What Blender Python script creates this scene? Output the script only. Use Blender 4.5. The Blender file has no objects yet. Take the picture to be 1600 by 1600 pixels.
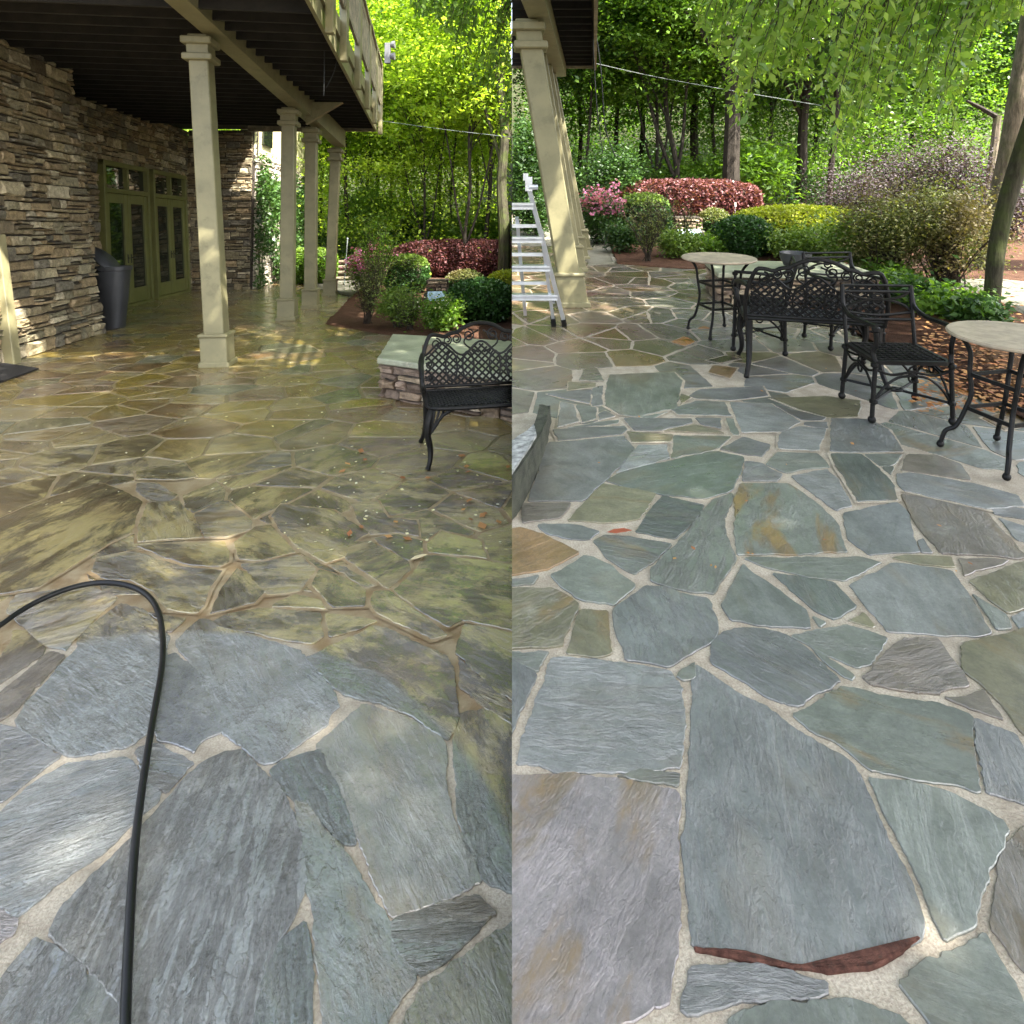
import bpy, bmesh, math, random
import numpy as np
from mathutils import Vector, Matrix, noise
# ------------------------------------------------------------------ camera, light, exposure
scene = bpy.context.scene
F = 1000.0; HC = 1.8                       # focal length in photo pixels, eye height
SLOPE = {'L': -0.055, 'R': 0.050}          # the two patios fall / rise slightly away from the viewer
cam_d = bpy.data.cameras.new("camera"); cam = bpy.data.objects.new("camera", cam_d)
scene.collection.objects.link(cam); scene.camera = cam
cam.location = (0, 0, HC); cam.rotation_euler = (math.radians(90), 0, 0)
cam_d.sensor_width = 36; cam_d.lens = F / 1600 * 36
cam_d.shift_y = -500 / 1600; cam_d.clip_end = 400; cam_d.clip_start = 0.05
SUN_EL, SUN_AZ = math.radians(55), math.radians(132)     # azimuth clockwise from +Y
sd = Vector((math.sin(SUN_AZ) * math.cos(SUN_EL), math.cos(SUN_AZ) * math.cos(SUN_EL), math.sin(SUN_EL)))
w = bpy.data.worlds.new("World"); scene.world = w; w.use_nodes = True
nt = w.node_tree; bg = nt.nodes['Background']
sky = nt.nodes.new('ShaderNodeTexSky'); sky.sky_type = 'NISHITA'; sky.sun_disc = False
sky.sun_elevation = SUN_EL; sky.sun_rotation = SUN_AZ; sky.air_density = 1.0; sky.dust_density = 4.0; sky.ozone_density = 0.6
hs = nt.nodes.new('ShaderNodeHueSaturation'); hs.inputs['Saturation'].default_value = .62    # thin high haze
nt.links.new(sky.outputs[0], hs.inputs['Color']); nt.links.new(hs.outputs[0], bg.inputs[0]); bg.inputs[1].default_value = 0.15
sl = bpy.data.lights.new("sun", 'SUN'); sl.energy = 4.2; sl.angle = math.radians(0.6); sl.color = (1.0, 0.95, 0.86)
so = bpy.data.objects.new("sun", sl); scene.collection.objects.link(so)
so.rotation_euler = (-sd).to_track_quat('-Z', 'Y').to_euler(); so.location = sd * 30
scene.view_settings.view_transform = 'Standard'; scene.view_settings.look = 'None'
scene.view_settings.exposure = 2.65; scene.view_settings.gamma = 1.0; scene.view_settings.use_curve_mapping = False
scene.cycles.max_bounces = 6; scene.cycles.transparent_max_bounces = 4; scene.cycles.transmission_bounces = 4
scene.cycles.use_denoising = True

# ------------------------------------------------------------------ frames of the two patios
MS = {s: Matrix.Rotation(math.atan(SLOPE[s]), 4, 'X') for s in 'LR'}
MI = {s: MS[s].inverted() for s in 'LR'}
CL = {s: MI[s] @ Vector((0, 0, HC)) for s in 'LR'}
def ray(s, x, y):
    return (MI[s].to_3x3() @ Vector(((x - 800) / F, 1, -(y - 300) / F)))
def gp(s, x, y, z=0.0):
    d = ray(s, x, y); t = (z - CL[s].z) / d.z
    return CL[s] + d * t
def vp(s, x, y, Y):
    d = ray(s, x, y); t = (Y - CL[s].y) / d.y
    return CL[s] + d * t
def topx(s, p):
    q = MS[s] @ Vector(p) - Vector((0, 0, HC))
    return 800 + F * q.x / q.y, 300 - F * q.z / q.y

col = scene.collection
SIDE = {}
def tag(o, label=None, cat=None, group=None, kind=None):
    if label: o['label'] = label
    if cat: o['category'] = cat
    if group: o['group'] = group
    if kind: o['kind'] = kind
    return o
def root(s, name, label, cat, base, rz=0.0, group=None):
    o = bpy.data.objects.new(name, None); col.objects.link(o)
    o.matrix_world = MS[s] @ Matrix.Translation(Vector(base)) @ Matrix.Rotation(rz, 4, 'Z')
    o.empty_display_size = 0.1
    SIDE[o.name] = s
    return tag(o, label, cat, group)
class MB:
    def __init__(self): self.v = []; self.f = []; self.m = []; self.c = []; self.cur = 0; self.col = None
    def add(self, vs, fs):
        b = len(self.v); self.v += [tuple(p) for p in vs]
        self.f += [tuple(i + b for i in f) for f in fs]; self.m += [self.cur] * len(fs)
        if self.col is not None: self.c += [self.col] * len(vs)
    def box(self, c, s, R=None):
        vs = []
        for dz in (-.5, .5):
            for dx, dy in ((-.5, -.5), (.5, -.5), (.5, .5), (-.5, .5)):
                p = Vector((dx * s[0], dy * s[1], dz * s[2]))
                if R is not None: p = R @ p
                vs.append(p + Vector(c))
        self.add(vs, [(3, 2, 1, 0), (4, 5, 6, 7), (0, 1, 5, 4), (1, 2, 6, 5), (2, 3, 7, 6), (3, 0, 4, 7)])
    def cham(self, c, s, b=0.006):           # chamfered box
        x, y, z = s[0] / 2, s[1] / 2, s[2] / 2; vs = []; fs = []
        rings = [(-z, b), (-z + b, 0), (z - b, 0), (z, b)]
        for zz, o in rings:
            X, Y = x - o, y - o; k = b if o == 0 else b * .6
            for px, py in ((-X + k, -Y), (X - k, -Y), (X, -Y + k), (X, Y - k), (X - k, Y), (-X + k, Y), (-X, Y - k), (-X, -Y + k)):
                vs.append((c[0] + px, c[1] + py, c[2] + zz))
        for r in range(3):
            for i in range(8):
                j = (i + 1) % 8; fs.append((r * 8 + i, r * 8 + j, r * 8 + 8 + j, r * 8 + 8 + i))
        fs.append(tuple(range(7, -1, -1))); fs.append(tuple(range(24, 32)))
        self.add(vs, fs)
    def tube(self, pts, r, n=8, cap=True):
        pts = [Vector(p) for p in pts]
        rs = r if isinstance(r, (list, tuple)) else [r] * len(pts)
        vs = []; fs = []; N = len(pts); up = None
        for i, p in enumerate(pts):
            t = (pts[min(i + 1, N - 1)] - pts[max(i - 1, 0)])
            if t.length < 1e-9: t = Vector((0, 0, 1))
            t.normalize()
            if up is None:
                up = Vector((0, 0, 1)) if abs(t.z) < .9 else Vector((0, 1, 0))
            a = t.cross(up)
            if a.length < 1e-6: a = t.cross(Vector((1, 0, 0)))
            a.normalize(); b = a.cross(t); up = b
            for k in range(n):
                an = 2 * math.pi * k / n
                vs.append(p + (a * math.cos(an) + b * math.sin(an)) * rs[i])
        for i in range(N - 1):
            for k in range(n):
                j = (k + 1) % n
                fs.append((i * n + k, i * n + j, (i + 1) * n + j, (i + 1) * n + k))
        if cap: fs.append(tuple(range(n - 1, -1, -1))); fs.append(tuple(range((N - 1) * n, N * n)))
        self.add(vs, fs)
    def lathe(self, prof, c=(0, 0, 0), n=16):
        vs = []; fs = []; N = len(prof)
        for r, z in prof:
            for k in range(n):
                a = 2 * math.pi * k / n; vs.append((c[0] + r * math.cos(a), c[1] + r * math.sin(a), c[2] + z))
        for i in range(N - 1):
            for k in range(n):
                j = (k + 1) % n; fs.append((i * n + k, i * n + j, (i + 1) * n + j, (i + 1) * n + k))
        fs.append(tuple(range(n - 1, -1, -1))); fs.append(tuple(range((N - 1) * n, N * n)))
        self.add(vs, fs)
    def ball(self, c, r, n=10):
        pr = [(max(r * math.sin(math.pi * i / 6), r * .02), -r * math.cos(math.pi * i / 6)) for i in range(7)]
        self.lathe(pr, c, n)
    def prism(self, poly, z0, z1):
        n = len(poly); vs = [(p[0], p[1], z0) for p in poly] + [(p[0], p[1], z1) for p in poly]
        fs = [tuple(range(n - 1, -1, -1)), tuple(range(n, 2 * n))] + [(i, (i + 1) % n, n + (i + 1) % n, n + i) for i in range(n)]
        self.add(vs, fs)
    def xf(self, fn): self.v = [tuple(fn(p)) for p in self.v]; return self
    def mesh(self, name, mats, smooth=False):
        me = bpy.data.meshes.new(name); me.from_pydata(self.v, [], self.f)
        for m in (mats if isinstance(mats, (list, tuple)) else [mats]): me.materials.append(m)
        if any(self.m): me.polygons.foreach_set('material_index', self.m)
        if smooth:
            me.polygons.foreach_set('use_smooth', [True] * len(me.polygons))
        if self.c and len(self.c) == len(self.v):
            a = me.attributes.new('scol', 'FLOAT_COLOR', 'POINT')
            a.data.foreach_set('color', np.array(self.c, dtype=np.float32).ravel())
        me.update(); return me
    def part(self, name, mats, parent, smooth=False):
        me = self.mesh(name, mats, smooth); o = bpy.data.objects.new(name, me); col.objects.link(o)
        o.parent = parent
        if smooth:
            try:
                me.set_sharp_from_angle(angle=math.radians(40))
            except Exception: pass
        return o
    def solo(self, s, name, mats, base=(0, 0, 0), rz=0, label=None, cat=None, group=None, kind=None, smooth=False):
        me = self.mesh(name, mats, smooth); o = bpy.data.objects.new(name, me); col.objects.link(o)
        o.matrix_world = MS[s] @ Matrix.Translation(Vector(base)) @ Matrix.Rotation(rz, 4, 'Z')
        if smooth:
            try: me.set_sharp_from_angle(angle=math.radians(40))
            except Exception: pass
        SIDE[o.name] = s
        return tag(o, label, cat, group, kind)
def copy_tree(s, o, base, rz=0, label=None, sc=1.0, group=None):
    c = o.copy(); col.objects.link(c)
    c.matrix_world = MS[s] @ Matrix.Translation(Vector(base)) @ Matrix.Rotation(rz, 4, 'Z') @ Matrix.Scale(sc, 4)
    SIDE[c.name] = s
    if label: c['label'] = label
    if group: c['group'] = group
    for ch in list(o.children):
        k = ch.copy(); col.objects.link(k); k.parent = c
        for g in list(ch.children):
            q = g.copy(); col.objects.link(q); q.parent = k
    return c

# ------------------------------------------------------------------ materials
class NT:
    def __init__(self, name):
        self.m = bpy.data.materials.new(name); self.m.use_nodes = True
        self.t = self.m.node_tree; self.b = self.t.nodes['Principled BSDF']
    def n(self, typ, **k):
        o = self.t.nodes.new('ShaderNode' + typ)
        for a, v in k.items(): setattr(o, a, v)
        return o
    def l(self, a, b): self.t.links.new(a, b)
    def val(self, v, sock):
        if isinstance(v, (int, float, tuple, list)): sock.default_value = v
        else: self.l(v, sock)
    def math(self, op, a, b=None, clamp=False):
        o = self.n('Math', operation=op, use_clamp=clamp); self.val(a, o.inputs[0])
        if b is not None: self.val(b, o.inputs[1])
        return o.outputs[0]
    def vm(self, op, a, b=None):
        o = self.n('VectorMath', operation=op); self.val(a, o.inputs[0])
        if b is not None: self.val(b, o.inputs[1])
        return o.outputs['Value'] if op in ('DOT_PRODUCT', 'LENGTH', 'DISTANCE') else o.outputs[0]
    def comb(self, x, y, z):
        o = self.n('CombineXYZ')
        for i, v in enumerate((x, y, z)): self.val(v, o.inputs[i])
        return o.outputs[0]
    def sep(self, v):
        o = self.n('SeparateXYZ'); self.l(v, o.inputs[0]); return o.outputs
    def noise(self, vec, scale=1.0, detail=4, rough=.5, dist=0.0):
        o = self.n('TexNoise'); self.val(vec, o.inputs['Vector']); o.inputs['Scale'].default_value = scale
        o.inputs['Detail'].default_value = detail; o.inputs['Roughness'].default_value = rough; o.inputs['Distortion'].default_value = dist
        return o.outputs['Fac']
    def rng(self, v, a, b, c=0.0, d=1.0, smooth=True):
        o = self.n('MapRange', interpolation_type='SMOOTHSTEP' if smooth else 'LINEAR'); self.val(v, o.inputs[0])
        for i, x in enumerate((a, b, c, d)): o.inputs[i + 1].default_value = x
        return o.outputs[0]
    def mix(self, f, a, b, mode='MIX'):
        o = self.n('Mix', data_type='RGBA', blend_type=mode); self.val(f, o.inputs[0])
        self.val(a + (1,) if isinstance(a, tuple) and len(a) == 3 else a, o.inputs[6])
        self.val(b + (1,) if isinstance(b, tuple) and len(b) == 3 else b, o.inputs[7])
        return o.outputs[2]
    def bump(self, h, dist, strength=1.0, nrm=None):
        o = self.n('Bump'); self.l(h, o.inputs['Height']); o.inputs['Distance'].default_value = dist
        o.inputs['Strength'].default_value = strength
        if nrm is not None: self.l(nrm, o.inputs['Normal'])
        return o.outputs[0]
    def obj(self): return self.n('TexCoord').outputs['Object']
    def attr(self, nme, out='Color'): return self.n('Attribute', attribute_name=nme).outputs[out]
    def out(self, colr=None, rough=None, nrm=None, spec=None, metal=None):
        if colr is not None: self.val(colr + (1,) if isinstance(colr, tuple) and len(colr) == 3 else colr, self.b.inputs['Base Color'])
        if rough is not None: self.val(rough, self.b.inputs['Roughness'])
        if nrm is not None: self.l(nrm, self.b.inputs['Normal'])
        if spec is not None: self.val(spec, self.b.inputs['Specular IOR Level'])
        if metal is not None: self.val(metal, self.b.inputs['Metallic'])
        return self.m

def plain(name, c, rough=.6, var=.25, scale=6, bumpd=.001, metal=0.0, spec=.5, dirt=None):
    N = NT(name); P = N.obj(); n1 = N.noise(P, scale, 5, .6); n2 = N.noise(P, scale * 9, 4, .6)
    lo = tuple(x * (1 - var) for x in c); hi = tuple(min(1, x * (1 + var)) for x in c)
    cc = N.mix(N.rng(n1, .3, .7), lo, hi)
    if dirt: cc = N.mix(N.rng(N.noise(P, scale * 1.7, 6, .7), .52, .72), cc, dirt)
    rr = N.math('ADD', rough - .06, N.math('MULTIPLY', n2, .12))
    return N.out(cc, rr, N.bump(n2, bumpd), spec, metal)

CLEAN = (-1.42, 1.31, 1.535)                 # cleaned round patch of the left patio: centre, radius
def dirt_mask(N, P):
    s = N.sep(P)
    dx = N.math('SUBTRACT', s[0], CLEAN[0]); dy = N.math('SUBTRACT', s[1], CLEAN[1])
    r = N.math('SQRT', N.math('ADD', N.math('MULTIPLY', dx, dx), N.math('MULTIPLY', dy, dy)))
    r = N.math('ADD', r, N.math('MULTIPLY', N.noise(P, 5, 3, .5), .05))
    return N.rng(r, CLEAN[2], CLEAN[2] + .05), s
def stone_mat(side):
    N = NT('slate_' + ('wet' if side == 'L' else 'damp')); P = N.obj()
    sc = N.attr('scol'); al = N.n('Attribute', attribute_name='scol').outputs['Alpha']
    dv = N.attr('sdir', 'Vector'); d = N.sep(dv)
    s = N.sep(P)
    u = N.math('ADD', N.math('MULTIPLY', s[0], d[0]), N.math('MULTIPLY', s[1], d[1]))
    v = N.math('SUBTRACT', N.math('MULTIPLY', s[1], d[0]), N.math('MULTIPLY', s[0], d[1]))
    off = N.math('MULTIPLY', d[2], 61.0)
    Q = N.comb(N.math('ADD', u, off), N.math('MULTIPLY', v, 4.5), off)
    Q2 = N.comb(N.math('ADD', u, off), N.math('MULTIPLY', v, 2.2), off)
    big = N.noise(Q2, 2.6, 9, .62, .5)
    Q3 = N.comb(N.math('ADD', u, off), N.math('MULTIPLY', v, N.math('ADD', 1.4, N.math('MULTIPLY', N.math('FRACT', N.math('MULTIPLY', d[2], 4.7)), 4.6))), off)
    streak = N.noise(Q3, 5.0, 9, .68, .35)
    fine = N.noise(P, 90, 5, .65)
    ks = N.math('ADD', 7.0, N.math('MULTIPLY', d[2], 8.0))
    led = N.math('DIVIDE', N.math('FLOOR', N.math('MULTIPLY', big, ks)), ks)
    fr = N.math('FRACT', N.math('MULTIPLY', big, ks))
    led = N.math('ADD', led, N.math('MULTIPLY', N.rng(fr, .0, .12), .09))
    relief = N.math('ADD', .22, N.math('MULTIPLY', N.math('POWER', N.math('FRACT', N.math('MULTIPLY', d[2], 7.3)), 1.5), 1.75))
    rid = N.math('POWER', N.math('SUBTRACT', 1.0, N.math('ABSOLUTE', N.math('SUBTRACT', N.math('MULTIPLY', streak, 4.0), 2.0)), True), 3.0)
    h = N.math('ADD', N.math('MULTIPLY', led, .9), N.math('ADD', N.math('MULTIPLY', streak, .7), N.math('MULTIPLY', rid, -.16)))
    h = N.math('MULTIPLY', h, relief)
    h = N.math('ADD', h, N.math('MULTIPLY', fine, .10))
    # colour
    m1 = N.rng(streak, .32, .68, .84, 1.12); m2 = N.rng(N.noise(P, 5, 7, .7, .6), .32, .68, .72, 1.2)
    g = N.math('MULTIPLY', m1, m2)
    g = N.math('MULTIPLY', g, N.rng(fine, .3, .7, .86, 1.12))
    g = N.math('MULTIPLY', g, .80)
    cc = N.mix(1.0, sc, N.comb(g, g, g), 'MULTIPLY')
    seam = N.math('MULTIPLY', N.rng(fr, .0, .05, 1.0, 0.0), .55)
    cc = N.mix(seam, cc, (.035, .035, .03))
    st = N.math('MULTIPLY', N.rng(N.noise(Q2, 1.9, 7, .6, .6), .5, .64), N.math('ADD', al, .16))
    st2 = N.mix(N.rng(streak, .35, .65), (.21, .125, .04), (.12, .085, .035))
    cc = N.mix(N.math('MULTIPLY', st, .8), cc, st2)
    pale = N.math('MULTIPLY', N.rng(N.noise(P, 3.1, 7, .7, .3), .58, .74), .35)
    cc = N.mix(pale, cc, (.34, .34, .30))
    if side == 'L':
        dm, sx = dirt_mask(N, P)
        dn = N.rng(N.math('ADD', N.math('MULTIPLY', N.noise(Q2, 2.3, 10, .7, .2), .55), N.math('MULTIPLY', N.noise(P, 1.5, 9, .72, .3), .45)), .44, .545)
        dc = N.mix(dn, (.33, .265, .11), (.062, .044, .022))
        dc = N.mix(N.rng(N.noise(P, 1.6, 6, .65, .5), .5, .68, 0, .7), dc, (.19, .125, .06))
        far = N.rng(sx[1], 4.3, 6.2)
        r3 = N.math('FRACT', N.math('MULTIPLY', d[2], 13.7))
        fc = N.mix(N.rng(N.math('ADD', N.math('MULTIPLY', N.noise(P, 1.1, 5, .6, .4), .6), N.math('MULTIPLY', r3, .4)), .38, .60), (.25, .18, .028), (.16, .09, .038))
        fc = N.mix(N.rng(r3, .78, .86), fc, (.10, .11, .06))
        fc = N.mix(N.math('MULTIPLY', N.rng(N.noise(Q2, 2.2, 9, .72, .4), .48, .66), .75), fc, (.33, .30, .20))
        dc = N.mix(N.math('MULTIPLY', far, .85), dc, fc)
        cc = N.mix(N.math('MULTIPLY', dm, .95), cc, dc)
        wet = N.rng(N.noise(P, .9, 4, .6, .5), .35, .65)
        rr = N.math('ADD', N.math('MULTIPLY', N.noise(Q, 2.5, 5, .6), .26), N.math('MULTIPLY', wet, .16))
        rr = N.math('ADD', rr, .0); spec = 1.0
    else:
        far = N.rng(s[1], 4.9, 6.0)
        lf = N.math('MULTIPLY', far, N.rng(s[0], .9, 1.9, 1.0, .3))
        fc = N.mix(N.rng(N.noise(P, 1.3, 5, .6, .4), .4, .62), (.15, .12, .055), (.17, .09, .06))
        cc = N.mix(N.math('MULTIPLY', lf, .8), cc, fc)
        wet = N.rng(N.noise(P, .8, 4, .6, .5), .38, .62)
        rr = N.math('ADD', N.math('MULTIPLY', N.noise(Q, 3, 5, .6), .25), N.math('MULTIPLY', wet, .22))
        rr = N.math('ADD', rr, N.rng(s[1], 4.8, 6.6, .17, .02)); spec = .55
    nb = N.bump(h, .021 if side == 'L' else .010); N.out(cc, rr, nb, spec)
    N.b.inputs['Coat Weight'].default_value = .85 if side == 'L' else .6; N.b.inputs['Coat Roughness'].default_value = .04 if side == 'L' else .13
    N.b.inputs['Coat IOR'].default_value = 2.1 if side == 'L' else 1.9; N.l(nb, N.b.inputs['Coat Normal'])
    return N.m
def mortar_mat(side):
    N = NT('mortar_' + ('stained' if side == 'L' else 'sandy')); P = N.obj()
    f = N.noise(P, 130, 4, .7); m = N.noise(P, 9, 6, .65); l = N.noise(P, 2.0, 4, .6)
    cc = N.mix(N.rng(m, .3, .7), (.34, .29, .22), (.54, .475, .375))
    cc = N.mix(N.rng(f, .35, .62, .5, 0), cc, (.16, .12, .09))
    cc = N.mix(N.rng(l, .5, .7, 0, .35), cc, (.30, .26, .21))
    if side == 'L':
        dm, sx = dirt_mask(N, P)
        dc = N.mix(N.rng(m, .35, .65), (.21, .135, .06), (.31, .24, .14))
        far = N.rng(sx[1], 3.6, 5.5)
        dc = N.mix(far, dc, (.17, .135, .06))
        cc = N.mix(N.math('MULTIPLY', dm, .9), cc, dc)
        rr = N.rng(l, .3, .7, .25, .55)
    else:
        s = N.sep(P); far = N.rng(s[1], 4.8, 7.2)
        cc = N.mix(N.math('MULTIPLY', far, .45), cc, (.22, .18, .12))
        rr = N.rng(l, .3, .7, .45, .8)
    return N.out(cc, rr, N.bump(N.math('ADD', f, m), .004), .4)
def wallstone_mat(name, mul=1.0):
    N = NT(name); P = N.obj(); sc = N.attr('scol')
    n1 = N.noise(P, 14, 8, .7, .4); n2 = N.noise(P, 60, 5, .7)
    g = N.math('MULTIPLY', N.rng(n1, .3, .7, .6, 1.25), N.rng(n2, .3, .7, .8, 1.15))
    cc = N.mix(1.0, sc, N.comb(g, g, g), 'MULTIPLY')
    cc = N.mix(N.rng(N.noise(P, 5, 5, .6), .55, .75, 0, .4), cc, (.10, .075, .04))
    return N.out(cc, .72, N.bump(N.math('ADD', n1, N.math('MULTIPLY', n2, .4)), .014), .35)
def leaf_mat(name, c1, c2, trans=.35, rough=.45, c3=None):
    N = NT(name); r = N.attr('rnd', 'Fac'); P = N.n('NewGeometry').outputs['Position']
    lo = N.noise(P, .9, 3, .5)
    cc = N.mix(r, c1, c2)
    if c3: cc = N.mix(N.rng(lo, .45, .65, 0, .8), cc, c3)
    N.out(cc, rough, None, .4)
    tr = N.n('BsdfTranslucent'); tc = N.mix(1.0, cc, (1.25, 1.35, .45), 'MULTIPLY'); N.l(tc, tr.inputs[0])
    mx = N.n('MixShader'); mx.inputs[0].default_value = trans
    N.l(N.b.outputs[0], mx.inputs[1]); N.l(tr.outputs[0], mx.inputs[2])
    N.l(mx.outputs[0], N.t.nodes['Material Output'].inputs[0])
    return N.m
def bark_mat(name, c, moss=0.0):
    N = NT(name); P = N.obj(); s = N.sep(P)
    Q = N.comb(N.math('MULTIPLY', s[0], 6), N.math('MULTIPLY', s[1], 6), s[2])
    n1 = N.noise(Q, 4, 8, .7, .3)
    cc = N.mix(N.rng(n1, .3, .7), tuple(x * .45 for x in c), tuple(x * 1.4 for x in c))
    if moss: cc = N.mix(N.rng(N.noise(P, 3, 6, .6), .42, .6, 0, moss), cc, (.06, .075, .02))
    return N.out(cc, .85, N.bump(n1, .03), .2)
def grnd_mat(name, c1, c2, c3, scale=3, bd=.03):
    N = NT(name); P = N.obj(); n1 = N.noise(P, scale, 8, .7, .3); n2 = N.noise(P, scale * 14, 5, .7)
    cc = N.mix(N.rng(n1, .35, .65), c1, c2); cc = N.mix(N.rng(n2, .5, .68), cc, c3)
    return N.out(cc, .9, N.bump(N.math('ADD', n1, n2), bd), .15)

M = {}
M['slL'] = stone_mat('L'); M['slR'] = stone_mat('R'); M['moL'] = mortar_mat('L'); M['moR'] = mortar_mat('R')
M['wall'] = wallstone_mat('ledge_stone')
M['paint'] = plain('khaki_paint', (.205, .185, .098), .5, .13, 3, .0012, dirt=(.15, .135, .07))
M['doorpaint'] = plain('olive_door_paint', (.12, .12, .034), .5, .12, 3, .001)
M['weather'] = plain('weathered_board', (.26, .22, .15), .8, .35, 5, .003, dirt=(.12, .10, .06))
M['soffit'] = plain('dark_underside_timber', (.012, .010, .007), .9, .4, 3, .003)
M['fixtr'] = plain('grey_fixture', (.12, .12, .12), .4, .1, 5, .0005)
M['iron'] = plain('black_cast_metal', (.006, .0056, .005), .46, .3, 14, .0015, metal=0.0, spec=.2, dirt=(.018, .015, .012))
M['alu'] = plain('aluminium', (.62, .64, .66), .34, .1, 8, .0006, metal=.75)
M['rubber'] = plain('black_rubber', (.006, .006, .006), .38, .25, 18, .0008, spec=.3)
M['bin'] = plain('charcoal_plastic', (.038, .039, .042), .5, .15, 4, .001)
M['mat'] = plain('black_bristle_mat', (.016, .015, .015), .95, .5, 60, .008)
M['cap'] = plain('bluestone_cap', (.30, .31, .22), .35, .3, 4, .008, dirt=(.40, .38, .27))
M['granite'] = plain('pale_speckled_stone', (.42, .42, .40), .6, .5, 22, .012, dirt=(.04, .04, .035))
M['slabside'] = plain('dark_mossy_stone', (.05, .052, .035), .6, .5, 12, .012)
M['tabletop'] = plain('weathered_stone_top', (.36, .29, .205), .5, .22, 11, .001, dirt=(.24, .20, .15))
M['glass'] = NT('dark_window_glass').out((.012, .016, .010), .04, None, .8)
M['blue'] = plain('pale_blue_water_sheet', (.28, .42, .50), .2, .25, 9, .004)
M['rope'] = plain('pale_cord', (.20, .23, .22), .7, .1, 9, .0004)
M['black'] = plain('black_cable', (.012, .012, .012), .5, .1, 9, .0004)
M['siding'] = plain('cream_siding', (.62, .58, .36), .6, .08, 2, .001)
M['bark'] = bark_mat('dark_bark', (.035, .029, .022)); M['barkL'] = bark_mat('pale_bark', (.15, .12, .085), .45); M['barkM'] = bark_mat('mossy_bark', (.05, .045, .028), .7)
M['twig'] = bark_mat('twig_bark', (.05, .038, .028))
M['mulch'] = grnd_mat('red_brown_mulch', (.075, .032, .018), (.13, .065, .04), (.19, .12, .08), 9, .03)
M['litter'] = grnd_mat('orange_leaf_litter', (.14, .065, .03), (.09, .055, .03), (.33, .19, .10), 8, .03)
M['floor'] = grnd_mat('forest_floor_soil', (.035, .045, .018), (.05, .042, .022), (.05, .08, .022), 2, .08)
M['path'] = grnd_mat('pale_garden_path', (.17, .16, .12), (.22, .21, .17), (.13, .13, .10), 3, .01)
M['hill'] = grnd_mat('wooded_slope', (.018, .032, .009), (.03, .05, .014), (.04, .07, .018), .8, .5)
M['lfY'] = leaf_mat('lime_leaf', (.21, .33, .025), (.50, .62, .07), .5, .5, (.09, .18, .02))
M['lfG'] = leaf_mat('green_leaf', (.075, .16, .022), (.22, .36, .05), .52, .45, (.07, .14, .02))
M['lfD'] = leaf_mat('deep_green_leaf', (.025, .065, .016), (.075, .15, .03), .3, .4, (.02, .05, .012))
M['lfW'] = leaf_mat('weeping_leaf', (.14, .26, .04), (.40, .52, .13), .5, .25, (.08, .17, .03))
M['lfB'] = leaf_mat('burgundy_leaf', (.075, .02, .024), (.25, .10, .10), .25, .45)
M['lfH'] = leaf_mat('golden_leaf', (.22, .28, .022), (.44, .45, .045), .35, .5)
M['lfS'] = leaf_mat('boxwood_leaf', (.018, .055, .012), (.05, .12, .025), .25, .4)
M['lfT'] = leaf_mat('light_green_leaf', (.08, .15, .022), (.20, .28, .05), .35, .45)
M['lfP'] = leaf_mat('smoky_purple_leaf', (.035, .023, .027), (.09, .064, .072), .2, .6)
M['lfO'] = leaf_mat('olive_bronze_leaf', (.055, .08, .02), (.25, .27, .09), .35, .5, (.13, .09, .045))
M['pink'] = leaf_mat('pink_petal', (.48, .12, .28), (.70, .30, .46), .3, .6)
M['whitep'] = leaf_mat('cream_petal', (.60, .58, .48), (.75, .68, .35), .2, .7)
M['dead'] = leaf_mat('fallen_leaf', (.24, .08, .03), (.50, .27, .10), .15, .7)

# ------------------------------------------------------------------ leaves
rng = np.random.default_rng(7)
def leaf_arrays(P, size, asp=.5, droop=0.0, up=0.4, jit=.35, rs=None):
    """diamond leaves at points P; returns verts (4N,3)"""
    r = rs or rng; n = len(P)
    d = r.normal(size=(n, 3)); d[:, 2] = d[:, 2] * .55 - droop
    d /= np.linalg.norm(d, axis=1)[:, None]
    nn = r.normal(size=(n, 3)); nn[:, 2] = np.abs(nn[:, 2]) + up
    sd_ = np.cross(d, nn); sd_ /= (np.linalg.norm(sd_, axis=1)[:, None] + 1e-9)
    no = np.cross(sd_, d)
    L = size * (1 + jit * r.uniform(-1, 1, n))[:, None]; W = L * asp * .5
    v = np.empty((n, 4, 3)); v[:, 0] = P; v[:, 1] = P + d * L * .45 + sd_ * W + no * W * .3
    v[:, 2] = P + d * L; v[:, 3] = P + d * L * .45 - sd_ * W + no * W * .3
    return v.reshape(-1, 3)
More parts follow.
